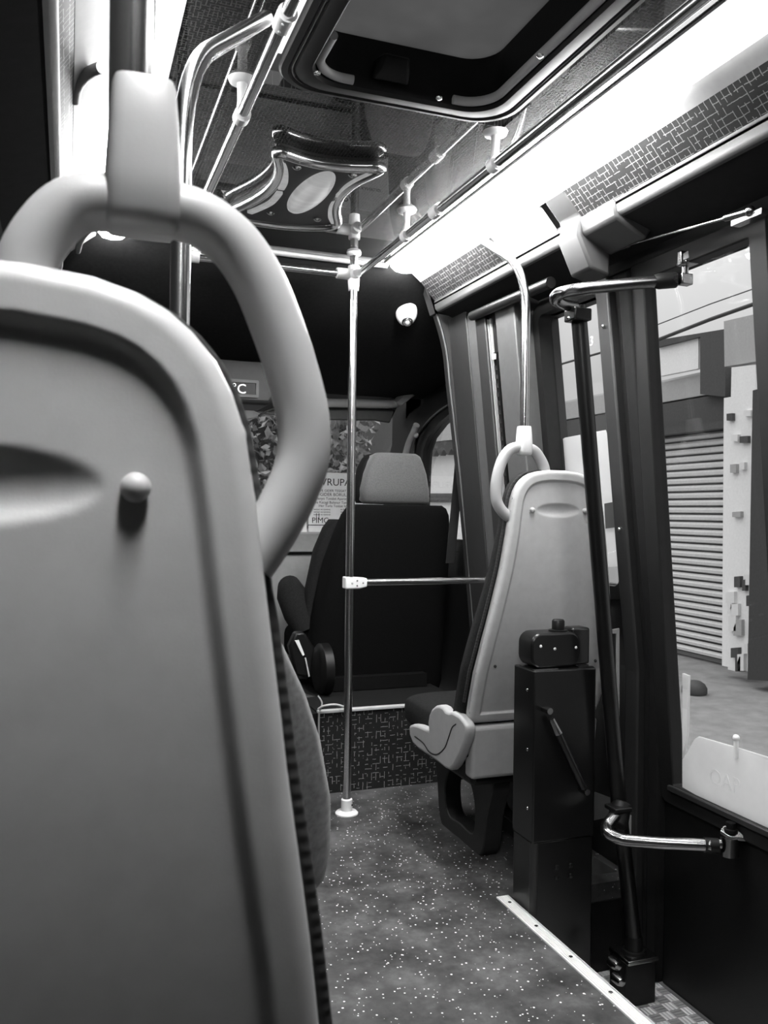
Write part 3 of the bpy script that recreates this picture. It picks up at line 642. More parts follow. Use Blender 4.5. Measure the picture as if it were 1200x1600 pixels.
mb = MB(); mb.ball(P(1092, 389, Y=1.74), .005, 8); mb.build('bolt', M['dullchrome'], g3)
pts = [P(972, 1268, Y=1.93), P(958, 1278, Y=1.90), P(948, 1292, Y=1.885), P(952, 1303, Y=1.86), P(975, 1312, Y=1.835), P(1020, 1316, Y=1.79), P(1075, 1319, Y=1.74), P(1110, 1321, Y=1.71)]
mb = MB(); mb.tube(smooth_path(pts, 8), .0155, 16); la = mb.build('lower_arm', M['dullchrome'], g, smooth=60)
mb = MB(); mb.tube([P(1100, 1320, Y=1.72), P(1122, 1322, Y=1.705)], .0185, 16); mb.build('rubber_sleeve', M['black'], la)
mb = MB(); mb.tube([P(972, 1255, Y=1.93), P(963, 1290, Y=1.91)], [.026, .028], 14); mb.obox(P(966, 1262, Y=1.915), (.026, 0, 0), (0, .026, 0), (0, 0, .006)); mb.build('lower_collar', M['black'], g, bevel=.003)
e = P(1140, 1320, Y=1.70)
mb = MB(); mb.tube([e+Vector((0, 0, -.026)), e+Vector((0, 0, .02))], .022, 16); mb.tube([e+Vector((-.03, .02, 0)), e], .013, 12); mb.build('joint', M['dullchrome'], la)
g3 = thing('door_arm_bracket', P(1150, 1300, Y=1.69), 'black bracket joining the lower chrome arm to the door below the window', 'bracket')
mb = MB(); mb.prism([P(1125, 1303, Y=1.71), P(1130, 1295, Y=1.72), P(1150, 1296, Y=1.70), P(1180, 1308, Y=1.66), P(1182, 1318, Y=1.655), P(1140, 1312, Y=1.69)], (.0, .0, .008)); mb.obox(P(1172, 1325, Y=1.665)+Vector((.03, 0, 0)), (.03, 0, 0), (0, .014, 0), (0, 0, .02)); mb.build('plate', M['dullchrome'], g3, bevel=.002)
mb = MB(); mb.lathe(P(1142, 1300, Y=1.70), (0, 0, 1), [(0, .017), (.008, .017), (.009, .012), (.024, .012)], 12); mb.build('bolt', M['black'], g3)
# pedal like bearing block under the shaft
g = thing('shaft_bearing', (s2.x, s2.y, -.25), 'dark bearing block with a square plate carrying the door shaft on the step', 'bearing')
mb = MB(); mb.obox(P(990, 1490, Y=1.94), (.048, 0, 0), (0, .045, 0), (0, 0, .006)); mb.build('plate', M['dullchrome'], g, bevel=.003)
c = P(990, 1490, Y=1.94); mb = MB(); mb.box((c.x-.045, c.y-.03, -.25), (c.x+.05, c.y+.045, c.z-.004)); mb.build('block', M['black'], g, bevel=.004)
mb = MB(); mb.lathe(c, (0, 0, 1), [(0, .034), (.012, .030), (.014, .024), (.05, .022)], 16); mb.build('bush', M['black'], g)
a = P(962, 1507, Y=1.88); b = P(968, 1532, Y=1.86)
for k, c in enumerate((a, b)):
    mb = MB(); mb.lathe(c, (0, -1, 0), [(-.02, .014), (0, .014), (.012, .010), (.014, .006)], 12); mb.build('bolt', M['dullchrome'], g)
# pieces of pale panel behind the column
for pts, lab in (([(928, 1237), (955, 1247), (955, 1276), (928, 1282)], 'small grey panel with a bolt seen between the black column and the door shaft'),
                 ([(981, 1274), (989, 1274), (987, 1352), (984, 1352)], 'narrow pale strip beside the door shaft above the step'),
                 ([(927, 1338), (965, 1362), (927, 1368)], 'grey wedge of floor trim low between the column and the door shaft'),
                 ([(951, 985), (968, 982), (968, 1150), (964, 1150), (964, 990), (951, 990)], 'thin pale frame edge low on the wall behind the door shaft')):
    w = [P(u, v, Y=2.085) for u, v in pts]
    mb = MB(); mb.prism(w, (0, .006, 0)); tag(mb.build('trim_plate', M['mid'] if 'pale' not in lab else M['light']), lab, 'trim plate')
# gas rod on the door header, curtain rail over the side window
a, b = P(962, 388, X=1.375), P(1172, 330, X=1.375)
g = thing('header_rod', a, 'thin shiny rod slung under the dark header above the door', 'rod')
mb = MB(); mb.tube([a.lerp(b, .12), a.lerp(b, .86)], .0032, 10); mb.build('rod', M['chrome'], g)
mb = MB(); mb.tube([a, a.lerp(b, .07), a.lerp(b, .12), a.lerp(b, .13)], [.006, .009, .009, .006], 12); mb.build('end_fitting', M['dullchrome'], g)
mb = MB(); mb.tube([a.lerp(b, .85), a.lerp(b, .99)], .0085, 12); mb.obox(b+Vector((.01, .01, -.01)), (.012, 0, 0), (0, .045, 0), (0, 0, .006)); mb.ball(b, .012, 10); mb.build('end_bracket', M['dullchrome'], g)
a, b = P(738, 494, X=1.335), P(861, 441, X=1.335)
mb = MB(); mb.tube([a, b], .017, 18)
tag(mb.build('curtain_rail', M['black']), 'black curtain rail tube high on the right wall behind the bent chrome pole', 'rail')

for pts, zz, lab in (([(117, 156), (119, 140), (128, 124), (142, 112), (157, 106)], 1.882, 'curved grey trim bracket on the left ceiling edge, high beside the foreground clamp'),
                     ([(121, 392), (124, 380), (130, 368), (139, 358), (146, 352)], 1.886, 'curved grey trim bracket far along the left ceiling edge, under the handle arch')):
    mb = MB(); mb.tube(smooth_path([P(u, v, Z=zz) for u, v in pts], 6), .011, 12); tag(mb.build('curved_bracket', M['midlight']), lab, 'bracket')
# ------------------------------------------------------------------ roof hatch
hx0, hx1, hy0, hy1 = .385, .925, .93, 1.775
g = thing('roof_hatch', (.655, 1.35, CEIL), 'black framed roof hatch with tinted glass at the top of the picture', 'roof hatch')
def loopz(x0, x1, y0, y1, r, z): return [(x, y, z) for x, y in rrect(x0, x1, y0, y1, r, 8)]
def rings(mb, L):
    n = len(L[0]); vs = [p for l in L for p in l]
    return mb.add(vs, [(i*n+k, i*n+(k+1) % n, (i+1)*n+(k+1) % n, (i+1)*n+k) for i in range(len(L)-1) for k in range(n)])
prof = [(0, .09, CEIL), (.0, .09, CEIL-.010), (.004, .09, CEIL-.016), (.016, .085, CEIL-.019), (.020, .085, CEIL-.0165), (.024, .085, CEIL-.020), (.028, .08, CEIL-.0175), (.032, .08, CEIL-.021), (.058, .075, CEIL-.023), (.064, .07, CEIL-.016), (.066, .07, CEIL+.09)]
mb = MB(); rings(mb, [loopz(hx0+d, hx1-d, hy0+d, hy1-d, r, z) for d, r, z in prof]); mb.build('frame', M['rubber'], g, smooth=35)
lp = loopz(hx0+.068, hx1-.068, hy0+.068, hy1-.068, .068, CEIL+.012); n = len(lp)
cc = Vector(((hx0+hx1)/2, 0, 0))
mb = MB(); big = rrect(hx0+.068, hx1-.068, hy0+.068, hy1-.068, .068, 24)
def arc_piece(test):
    pts = [p for p in big if test(p)]
    return pts
right = [p for p in big if p[0] > .74 and p[1] < 9]
right = [p for p in right if not (p[1] < 1.2 and p[0] < .85)]
right.sort(key=lambda p: (p[1] if p[0] > .856 else 5-p[0]))
right = sorted([p for p in right if p[1] > 1.0], key=lambda p: math.atan2(p[1]-1.4, p[0]-.5))
extra = [(.775, hy1-.068)] if right else []
path = [(hx1-.068, 1.0)] + [(hx1-.068-.068+.068*math.cos(t), hy1-.136+.068*math.sin(t)) for t in np.linspace(0, PI/2, 12)] + [(.775, hy1-.068)]
mb = MB(); mb.tube([(x-.004, y-.004, CEIL-.008) for x, y in path], .0095, 10); mb.build('edge_beading', M['pale'], g)
path = [(hx0+.068, 1.56)] + [(hx0+.136-.068*math.cos(t), hy1-.136+.068*math.sin(t)) for t in np.linspace(0, PI/2, 12)] + [(.54, hy1-.068)]
mb = MB(); mb.tube([(x+.004, y-.004, CEIL-.008) for x, y in path], .0095, 10); mb.build('edge_beading', M['pale'], g)
mb = MB(); mb.prism(loopz(hx0+.067, hx1-.067, hy0+.067, hy1-.067, .068, CEIL+.088), (0, 0, .006)); mb.build('glass', M['hatchglass'], g)
hx = .655; p = P(610, 108, Z=CEIL+.03)
mb = MB(); mb.hexa([(p.x-.035, hy1-.095, CEIL+.015), (p.x+.035, hy1-.095, CEIL+.015), (p.x+.045, hy1-.068, CEIL), (p.x-.045, hy1-.068, CEIL), (p.x-.03, hy1-.115, CEIL+.04), (p.x+.03, hy1-.115, CEIL+.04), (p.x+.04, hy1-.068, CEIL+.045), (p.x-.04, hy1-.068, CEIL+.045)]); mb.build('latch_handle', M['black'], g, bevel=.008, segs=3)
for (u, v) in ((496, 113), (686, 152), (844, 86)):
    q = P(u, v, Z=CEIL-.022); mb = MB(); mb.lathe(q, (0, 0, -1), [(0, .007), (.003, .0065), (.005, .004)], 12); mb.build('screw', M['chrome'], g)

# ------------------------------------------------------------------ hide shaped ceiling ornament
oc = P(487, 300, Z=1.935)
g = thing('ceiling_ornament', (oc.x, oc.y, CEIL), 'chrome rimmed hide shaped ceiling ornament with an oval lens in its middle', 'ceiling ornament')
OZ = 1.925
cor = [P(428, 232, Z=OZ), P(607, 260, Z=OZ), P(532, 352, Z=OZ), P(345, 334, Z=OZ)]
mids = [P(506, 256, Z=OZ), P(532, 303, Z=OZ), P(440, 351, Z=OZ), P(426, 290, Z=OZ)]
def hide(k=1.0, z=OZ):
    out = []
    for i in range(4):
        a, m_, b = cor[i], mids[i], cor[(i+1) % 4]
        c = 2*m_ - (a+b)*.5
        for q in range(16):
            t = q/16; p = a*(1-t)**2 + c*2*t*(1-t) + b*t*t
            out.append(p)
    out = [(out[i-2]+out[i-1]*2+out[i]*3+out[(i+1) % 64]*2+out[(i+2) % 64])/9 for i in range(64)]
    return [Vector((oc.x+(p.x-oc.x)*k, oc.y+(p.y-oc.y)*k, z)) for p in out]
mb = MB(); mb.prism(hide(.98, 1.922), (0, 0, .028)); mb.build('panel', M['bezel'], g)
mb = MB(); mb.tube(hide(), .0155, 14, closed=True); mb.build('rim', M['chrome'], g, smooth=70)
mb = MB(); e1 = P(515, 272, Z=1.915); e2 = P(458, 335, Z=1.915); ec = (e1+e2)/2; ax = (e1-e2)/2; w1_ = P(520, 297, Z=1.915); w2_ = P(446, 316, Z=1.915); ay = (w1_-w2_)/2
ay = ay - ax*(ay.dot(ax)/ax.length_squared)
vs = [ec + Vector((0, 0, -.012))] ; fs = []
for rr_, dz in ((.35, -.011), (.7, -.007), (.92, -.002), (1.0, .004), (1.02, .012)):
    for k in range(40): an = 2*PI*k/40; vs.append(ec + ax*math.cos(an)*rr_ + ay*math.sin(an)*rr_ + Vector((0, 0, dz)))
fs += [(0, 1+(k+1) % 40, 1+k) for k in range(40)]
for i in range(4): fs += [(1+i*40+k, 1+i*40+(k+1) % 40, 1+(i+1)*40+(k+1) % 40, 1+(i+1)*40+k) for k in range(40)]
mb.add(vs, fs); mb.build('oval_lens', M['litlens'], g, smooth=60)
for uv in ([(436, 252), (444, 268), (445, 285), (439, 297)], [(437, 303), (424, 318), (405, 328), (390, 334)], [(591, 272), (570, 279), (545, 293), (529, 309)], [(527, 315), (519, 326), (517, 339), (522, 350)]):
    pts = smooth_path([P(u, v, Z=1.914) for u, v in uv], 6); mb = MB(); L = []
    for i, p in enumerate(pts):
        tg = (pts[min(i+1, len(pts)-1)]-pts[max(i-1, 0)]).normalized(); nn = Vector((-tg.y, tg.x, 0))*.0085
        L.append((p-nn, p+nn))
    poly = [a for a, b in L] + [b for a, b in L[::-1]]
    mb.prism(poly, (0, 0, .010)); mb.build('slot_inlay', M['litlens'], g)
for (u, v) in ((464, 262), (551, 274), (423, 333), (496, 343)):
    q = P(u, v, Z=1.918); mb = MB(); mb.lathe(q, (0, 0, -1), [(-.006, .012), (0, .012), (.003, .009), (.006, .004)], 14); mb.build('spotlight', M['chrome'], g)

# ------------------------------------------------------------------ cab: reading lights, display, visor, seats, dash
def reading_light(c, nrm, label):
    g = thing('reading_light', c, label, 'reading light')
    n = Vector(nrm).normalized(); x = n.cross(Vector((0, 0, 1))).normalized(); y = x.cross(n)
    vs, L = [], []
    mb = MB()
    for h, k in ((0, 1), (.012, 1), (.02, .9), (.024, .7)):
        L.append([Vector(c)+n*h+x*math.cos(2*PI*q/28)*.042*k+y*math.sin(2*PI*q/28)*.055*k for q in range(28)])
    loft(mb, L); mb.build('base', M['white'], g, smooth=50)
    e = Vector(c)+n*.022-y*.028-x*.004
    mb = MB(); mb.lathe(e, n, [(-.004, .022), (.008, .021), (.016, .015)], 20); mb.build('socket', M['chrome'], g)
    mb = MB(); mb.ball(e+n*.014, .010, 12); mb.build('bulb', M['lens'], g)
c = P(635, 487, Y=3.13); reading_light(c, (-.25, -.75, -.65), 'white oval reading light on the black header right of the central pole')
c = P(317, 377, Y=2.90); c.z = min(c.z, CEIL-.02)
reading_light(c, (.5, -.3, -.7), 'small round reading light by the ceiling edge behind the foreground handle')
g = thing('overhead_console', P(350, 600, Y=3.55), 'dark overhead console with a small temperature display above the windscreen', 'console')
a, b = P(250, 560, Y=3.60), P(432, 642, Y=3.60)
mb = MB(); mb.prism([(a.x, 3.58, b.z+.02), (b.x-.03, 3.58, b.z+.02), (b.x, 3.58, b.z+.07), (b.x+.01, 3.58, a.z+.04), (a.x, 3.58, a.z+.04)], (0, .25, 0)); mb.build('housing', M['dark'], g, bevel=.02, segs=3)
a, b = P(330, 590, Y=3.577), P(404, 622, Y=3.577)
mb = MB(); mb.ring([(x, 3.572, z) for x, z in rrect(a.x, b.x, b.z, a.z, .006)], [(x, 3.572, z) for x, z in rrect(a.x+.012, b.x-.012, b.z+.012, a.z-.012, .003)], (0, .012, 0)); mb.build('display_frame', M['mid'], g)
mb = MB(); mb.box((a.x+.01, 3.577, b.z+.01), (b.x-.01, 3.583, a.z-.01)); mb.build('display_panel', M['black'], g)
o_ = P(385, 615, Y=3.574); text_mesh('digits', '24°C', .056, (o_.x, 3.574, o_.z), (1, 0, 0), (0, 0, 1), M['led'], g, .001, align='RIGHT')
# windscreen header trim and sun visors
YV = 4.0
g = thing('header_trim', P(570, 630, Y=YV), 'pale tubular trim along the top of the windscreen with an upturned right end', 'trim')
mb = MB(); pth = [P(428, 628, Y=YV), P(470, 629, Y=YV), P(540, 630, Y=YV), P(612, 631, Y=YV), P(626, 624, Y=YV-.03), P(645, 612, Y=YV-.08)]; mb.tube(smooth_path(pth, 6), .022, 14); mb.build('bar', M['pale'], g, smooth=60)
mb = MB(); mb.prism([P(620, 628, Y=YV-.05), P(640, 608, Y=YV-.08), P(650, 594, Y=YV-.1), P(657, 597, Y=YV-.1), P(658, 610, Y=YV-.1), P(645, 620, Y=YV-.08), P(628, 634, Y=YV-.05)], (0, .02, 0)); mb.build('end_bracket', M['pale'], g, bevel=.006)
for pts, lab in (([(505, 636), (612, 637), (617, 642), (609, 661), (585, 657), (505, 656)], 'folded sun visor under the pale header trim beside the central pole'),
                 ([(352, 628), (385, 636), (409, 647), (404, 652), (385, 656), (352, 654)], 'folded sun visor at the left under the overhead console')):
    mb = MB(); mb.prism([P(u, v, Y=YV+.04) for u, v in pts], (0, .02, 0)); v_ = tag(mb.build('sun_visor', M['mid'] if '505' in str(pts[0]) else M['light'], bevel=.006), lab, 'sun visor')
mb = MB(); mb.tube(smooth_path([P(404, 650, Y=YV+.03), P(416, 643, Y=YV+.03), P(430, 638, Y=YV+.03), P(445, 636, Y=YV+.03)], 5), .005, 8); mb.prism([P(412, 646, Y=YV+.03), P(445, 638, Y=YV+.03), P(505, 640, Y=YV+.03), P(505, 656, Y=YV+.03), P(440, 650, Y=YV+.03)], (0, .02, 0))
tag(mb.build('visor_flap', M['mid'], bevel=.003), 'crumpled grey visor flap between the console and the foreground handle', 'visor flap')
# windscreen
ws = struct(empty('window_2', (.6, 4.5, .93)))
mb = MB(); mb.hexa([(-.36, 4.78, .92), (1.95, 4.78, .92), (1.95, 4.786, .92), (-.36, 4.786, .92), (-.36, 4.30, 1.62), (1.95, 4.30, 1.62), (1.95, 4.306, 1.62), (-.36, 4.306, 1.62)]); mb.build('pane', M['glass'], ws)
mb = MB(); mb.hexa([(-.36, 4.32, 1.55), (1.62, 4.32, 1.55), (1.62, 4.33, 1.55), (-.36, 4.33, 1.55), (-.36, 4.05, 1.72), (1.62, 4.05, 1.72), (1.62, 4.06, 1.72), (-.36, 4.06, 1.72)]); mb.build('shade_band', M['black'], ws)
# cab right door with its window, A pillar
cx_ = 1.60
inn = [(657, 790), (659, 735), (661, 704), (668, 684), (684, 663), (704, 645), (716, 640), (718, 690), (721, 770), (724, 850), (724, 900), (690, 900), (660, 890), (656, 840)]
out = [(600, 800), (604, 735), (611, 700), (622, 676), (640, 646), (680, 617), (724, 598), (745, 640), (750, 770), (760, 900), (775, 1110), (690, 1120), (600, 1100), (596, 900)]
d3 = struct(empty('door_3', (cx_, 3.6, .3)))
mb = MB(); mb.ring([P(u, v, X=cx_) for u, v in out], [P(u, v, X=cx_) for u, v in inn], (.05, 0, 0)); mb.build('door_frame', M['black'], d3)
mb = MB(); mb.prism([P(u, v, X=cx_)+Vector((.02, 0, 0)) for u, v in inn], (.004, 0, 0)); mb.build('pane', M['glass'], d3)
mb = MB(); mb.tube(smooth_path([P(u, v, X=cx_-.006) for u, v in ((644, 720), (648, 694), (655, 676), (672, 655), (692, 638), (718, 624))], 6), .006, 8); mb.build('seal', M['mid'], d3)
mb = MB(); mb.box((1.66, 3.02, -.05), (1.70, 4.7, .93)); mb.box((1.655, 4.0, .9), (1.70, 4.4, 1.75)); mb.box((1.655, 3.0, 1.50), (1.70, 4.2, 1.95)); struct(mb.build('wall_cab', M['black']))
g = thing('assist_handle', P(645, 680, X=1.56), 'pale grab handle on the front pillar behind the headrest', 'handle')
mb = MB(); mb.tube(smooth_path([P(633, 712, X=1.56), P(639, 692, X=1.56), P(646, 676, X=1.56), P(651, 664, X=1.56)], 6), .016, 12); mb.build('bar', M['light'], g)
mb = MB(); mb.ball(P(650, 680, X=1.57), .014, 10); mb.build('end_cap', M['light'], g)
# seat belt on the door pillar
g = thing('seat_belt', P(722, 690, Y=3.07), 'black seat belt with its pale guide hanging from the right cab pillar', 'seat belt')
mb = MB(); a = P(720, 686, Y=3.06); mb.obox(a, (.022, 0, 0), (0, .012, 0), (0, 0, .02)); mb.build('upper_guide', M['pale'], g, bevel=.006)
mb = MB(); a = P(720, 704, Y=3.06); mb.obox(a, (.026, 0, 0), (0, .012, 0), (0, 0, .014)); mb.build('guide_cover', M['black'], g, bevel=.006)
w0, w1b = P(719, 712, Y=3.06), P(704, 880, Y=3.20)
mb = MB(); mb.hexa([w1b+Vector((-.02, 0, 0)), w1b+Vector((.018, 0, 0)), w1b+Vector((.018, .004, 0)), w1b+Vector((-.02, .004, 0)), w0+Vector((-.018, 0, 0)), w0+Vector((.02, 0, 0)), w0+Vector((.02, .004, 0)), w0+Vector((-.018, .004, 0))]); mb.build('webbing', M['belt'], g)
# cab passenger seat on the platform
g = thing('cab_seat', (1.30, 3.5, .305), 'big black cab seat with a lighter grey headrest, seen from behind beyond the pole', 'seat')
YB = 3.42
def row(v, ul, ur, y0, y1): # one level of the back rest
    a, b = P(ul, v, Y=y0), P(ur, v, Y=y0); z = (a.z+b.z)/2; return z, (a.x+b.x)/2, (b.x-a.x)/2, y0, y1
rows = [(1088, 505, 690, YB+.06, YB+.20), (1070, 494, 696, YB+.05, YB+.22), (1000, 493, 701, YB+.03, YB+.23), (940, 506, 706, YB+.01, YB+.22), (880, 520, 709, YB-.01, YB+.20), (830, 537, 710, YB-.02, YB+.17), (805, 547, 708, YB-.025, YB+.15), (794, 553, 703, YB-.02, YB+.13), (789, 562, 695, YB-.01, YB+.11)]
mb = MB(); loops = []
for r_ in rows:
    z, cx, h, y0, y1 = row(*r_); loops.append([(cx+x, y, zq) for x, y, zq in cush_loop(z, h, y0, y1, 32, .4)])
loft(mb, loops); mb.build('backrest', M['blackfab'], g, smooth=60)
mb = MB(); loops = []
for v, ul, ur, dy in ((1060, 462, 520, .0), (1000, 470, 540, 0), (930, 482, 560, 0), (860, 497, 580, 0), (825, 512, 590, 0), (812, 522, 590, 0)):
    z, cx, h, y0, y1 = row(v, ul, ur, YB+.17, YB+.30); loops.append([(cx+x, y, zq) for x, y, zq in cush_loop(z, h, y0, y1, 24, .6)])
loft(mb, loops); mb.build('side_bolster', M['fabric'], g, smooth=60)
mb = MB(); loops = []
for v, ul, ur, y0, y1 in ((788, 574, 672, YB+.01, YB+.09), (782, 570, 675, YB-.005, YB+.10), (765, 571, 675, YB-.012, YB+.11), (740, 576, 671, YB-.012, YB+.115), (722, 582, 665, YB-.008, YB+.11), (712, 586, 660, YB+.0, YB+.10), (708, 592, 652, YB+.015, YB+.08)):
    z, cx, h, a, b = row(v, ul, ur, y0, y1); loops.append([(cx+x, y, zq) for x, y, zq in cush_loop(z, h, a, b, 32, .45)])
loft(mb, loops); mb.build('headrest', M['headrest'], g, smooth=60)
mb = MB(); loops = []
for v, ul, ur in ((786, 566, 600), (775, 561, 600), (750, 563, 600), (730, 568, 600), (715, 576, 600), (709, 583, 610)):
    z, cx, h, a, b = row(v, ul, ur, YB+.05, YB+.17); loops.append([(cx+x, y, zq) for x, y, zq in cush_loop(z, h, a, b, 24, .6)])
loft(mb, loops); mb.build('headrest_side', M['fabric'], g, smooth=60)
a, b = P(560, 1040, Y=YB), P(690, 1056, Y=YB)
mb = MB(); mb.box((1.0, YB+.0, .305), (1.46, YB+.5, .36)); mb.build('seat_base', M['black'], g)
mb = MB(); mb.box((.97, YB+.05, .36), (1.47, YB+.62, .52)); mb.build('seat_cushion', M['blackfab'], g, bevel=.05, segs=4)
c = P(505, 1045, Y=YB-.01)
mb = MB(); mb.lathe(c+Vector((.0, 0, 0)), (-1, 0, 0), [(-.02, .105), (.015, .105), (.028, .09), (.03, .06)], 28); mb.build('recliner_cover', M['black'], g, smooth=40)
mb = MB(); mb.tube(smooth_path([P(430, 1075, Y=YB-.02), P(455, 1086, Y=YB-.03), P(490, 1096, Y=YB-.05)], 5), .022, 12); mb.build('adjust_lever', M['dark'], g)
mb = MB(); pa, pb = P(455, 928, Y=3.72), P(480, 990, Y=3.62); mb.tube(smooth_path([pa+Vector((0, .06, .0)), pa+Vector((0, .03, .02)), pa, pa.lerp(pb, .5), pb], 5), [.03]*3+[.05]*3+[.062]*15, 20) if False else mb.tube([pa+Vector((0, .07, .02)), pa+Vector((0, .04, .03)), pa, pa.lerp(pb, .5), pb], [.025, .052, .066, .068, .05], 20); mb.build('armrest', M['fabric'], g, smooth=60)
g = thing('buckle', P(472, 1013, Y=YB-.05), 'dark seat belt buckle with a white tag beside the black cab seat', 'buckle')
mb = MB(); mb.prism([P(u, v, Y=YB-.04) for u, v in ((452, 1010), (462, 988), (476, 988), (492, 1012), (486, 1060), (462, 1056))], (0, .05, 0)); mb.build('housing', M['black'], g, bevel=.01)
mb = MB(); mb.prism([P(u, v, Y=YB-.046) for u, v in ((461, 1001), (467, 1000), (476, 1023), (473, 1025))], (0, .006, 0)); mb.build('tag', M['paper'], g)
mb = MB(); mb.tube([P(477, 1028, Y=YB-.045), P(483, 1057, Y=YB-.045)], .0035, 8); mb.build('cable', M['pale'], g)
# dashboard
mb = MB(); mb.prism([(-.33, 4.15, .32), (-.33, 4.12, .80), (-.33, 4.16, .87), (-.33, 4.22, .935), (-.33, 4.79, .94), (-.33, 4.79, .32)], (1.85, 0, 0)); dsh = tag(mb.build('dashboard', M['dash'], bevel=.015, segs=3), 'grey dashboard under the windscreen, seen left of the cab seat', 'dashboard')
mb = MB(); mb.box((-.2, 4.112, .845), (1.48, 4.145, .85)); mb.build('dash_seam', M['black'], dsh)
# notice sheet on the windscreen
YN = 4.34
a, b = P(482, 835, Y=YN), P(600, 741, Y=YN)
g = thing('notice_sheet', (a.x, YN, a.z), 'printed notice sheet headed in capitals standing on the dashboard at the windscreen', 'notice')
mb = MB(); mb.box((a.x, YN, .942), (b.x, YN+.003, b.z)); mb.build('sheet', M['paper'], g)
def line(u, v, txt, size, bold=0):
    o = P(u, v, Y=YN-.001); text_mesh('printed_text', txt, size, o, (1, 0, 0), (0, 0, 1), M['ink'], g, .0004)
px = 4.42/1350
line(491, 758, 'AVRUPA', 16.2*px, 1)
line(492, 768, 'SU VE GIDER TESISAT', 5.5*px); line(490, 774.5, 'SU-GIDER BORULARI TIKANIKLIGI', 7.0*px); line(494, 780.5, 'Banyo Tuvalet Aparatlari Acilir', 5.8*px)
line(492, 786.5, 'Su Kacagi Bulunur Tamirat', 5.8*px); line(498, 792, 'Her Turlu Tesisat Isleri', 5.6*px)
for v in (797, 801, 805): line(490, v, 'tesisat ve tamirat', 4.0*px); line(532, v, 'su kacagi', 4.0*px)
line(487, 817, 'PIMC', 12.5*px)
for k in range(2):
    q = P(494+k*4, 804, Y=YN-.001); mb = MB(); mb.box((q.x, YN-.0014, q.z-.024), (q.x+.003, YN-.0002, q.z+.006)); mb.build('logo_stroke', M['ink'], g)
q0, q1 = P(481, 818.5, Y=YN-.001), P(560, 821.5, Y=YN-.001)
mb = MB(); mb.box((q0.x, YN-.0014, q1.z), (q1.x, YN-.0002, q1.z+.004)); mb.build('border_rule', M['ink'], g)
a, b = P(448, 834, Y=4.30), P(480, 800, Y=4.30)
mb = MB(); mb.prism([(a.x, 4.30, .942), (b.x, 4.30, .942), (b.x, 4.325, b.z), (a.x+.1, 4.325, b.z)], (0, .002, 0)); tag(mb.build('paper_sheet', M['paper']), 'blank white paper leaning on the dashboard left of the printed notice', 'paper')
# ------------------------------------------------------------------ boards on the windows
za = P(1070, 1232, X=1.572).z
g = thing('route_board', (1.58, 1.75, .31), 'white board with rounded corner standing along the bottom of the door window', 'board')
c = [P(1066, 1186, X=1.565), P(1076, 1172, X=1.565), P(1085, 1155, X=1.565), P(1091, 1151, X=1.565), P(1150, 1168, X=1.565), P(1230, 1193, X=1.565), P(1230, 1325, X=1.565), P(1150, 1278, X=1.565), P(1066, 1230, X=1.565)]
mb = MB(); mb.prism(c, (.006, 0, 0)); mb.build('sheet', M['board'], g)
q = P(1150, 1172, X=1.562); mb = MB(); mb.tube([q+Vector((0, 0, -.02)), q+Vector((0, 0, .025))], .006, 10); mb.ball(q+Vector((0, 0, .03)), .009, 10); mb.build('hook', M['white'], g)
text_mesh('faint_lettering', 'OAP', .055, P(1112, 1205, X=1.5640)+Vector((0, .01, -.03)), (0, -1, 0), (0, 0, 1), M['faint'], g, .0003)
c = [P(1066, 1052, X=1.56), P(1075, 1056, X=1.56), P(1073, 1150, X=1.56), P(1066, 1185, X=1.56)]
mb = MB(); mb.prism(c, (.008, 0, 0)); tag(mb.build('corner_guard', M['board']), 'narrow upright white plastic strip at the front edge of the door window', 'strip')
def wxp(u, v, d):
    p = P(u, v, X=1.5)
    for _ in range(6): p = P(u, v, X=wx(p.z)+d)
    return p
c = [wxp(u, v, .03) for u, v in ((872, 700), (874, 690), (882, 684), (945, 672), (955, 700), (972, 884), (958, 886), (872, 886))]
g = thing('window_notice', c[0], 'bright white notice board behind the side window glass beside the small seat', 'board')
mb = MB(); mb.prism(c, (.004, 0, 0)); mb.build('sheet', M['board'], g)
mb = MB(); mb.prism([wxp(u, v, .026) for u, v in ((944, 787), (959, 784), (961, 824), (946, 826))], (.003, 0, 0)); mb.build('grey_patch', M['mid'], g)
o = wxp(921, 541, .008); tx = text_mesh('window_numeral', '3', .042, o, (0, -1, 0), (0, 0, 1), M['white'], None, .0005); tag(tx, 'small white numeral three stuck on the upper side window', 'numeral')

# ------------------------------------------------------------------ street outside
EX = 6.75; GZ = -.62
mb = MB(); mb.box((-14, -10, GZ-.02), (EX+.3, 60, GZ)); struct(mb.build('ground', M['asphalt']))
def fx_(u, v, d=0): return P(u, v, X=EX+d)
def panel(mb, pts, d=0, t=.06):
    return mb.prism([fx_(u, v, d) for u, v in pts], (t, 0, 0))
b = thing('building_facade', (EX+.3, 12, GZ), 'grey shop facade across the street seen through the bus windows', 'building')
mb = MB(); mb.box((EX+.25, 3.0, GZ), (EX+.5, 26, 2.75)); mb.build('wall', M['wall'], b)
mb = MB(); mb.box((EX+.18, 16.3, GZ), (EX+.5, 26, 4.6)); mb.build('far_block', M['farwall'], b)
mb = MB(); mb.box((EX+.10, 6.9, 2.10), (EX+.25, 16, 2.42)); mb.box((EX-.02, 6.9, 2.02), (EX+.25, 16, 2.10)); mb.build('dark_lintel', M['walldark'], b)
mb = MB(); mb.box((EX+.14, 6.9, 2.45), (EX+.25, 16, 2.70)); mb.build('fascia', M['signgrey'], b)
mb = MB(); panel(mb, [(1028, 541), (1091, 528), (1091, 576), (1030, 588)], .05); mb.build('lit_panel', M['wallpale'], b)
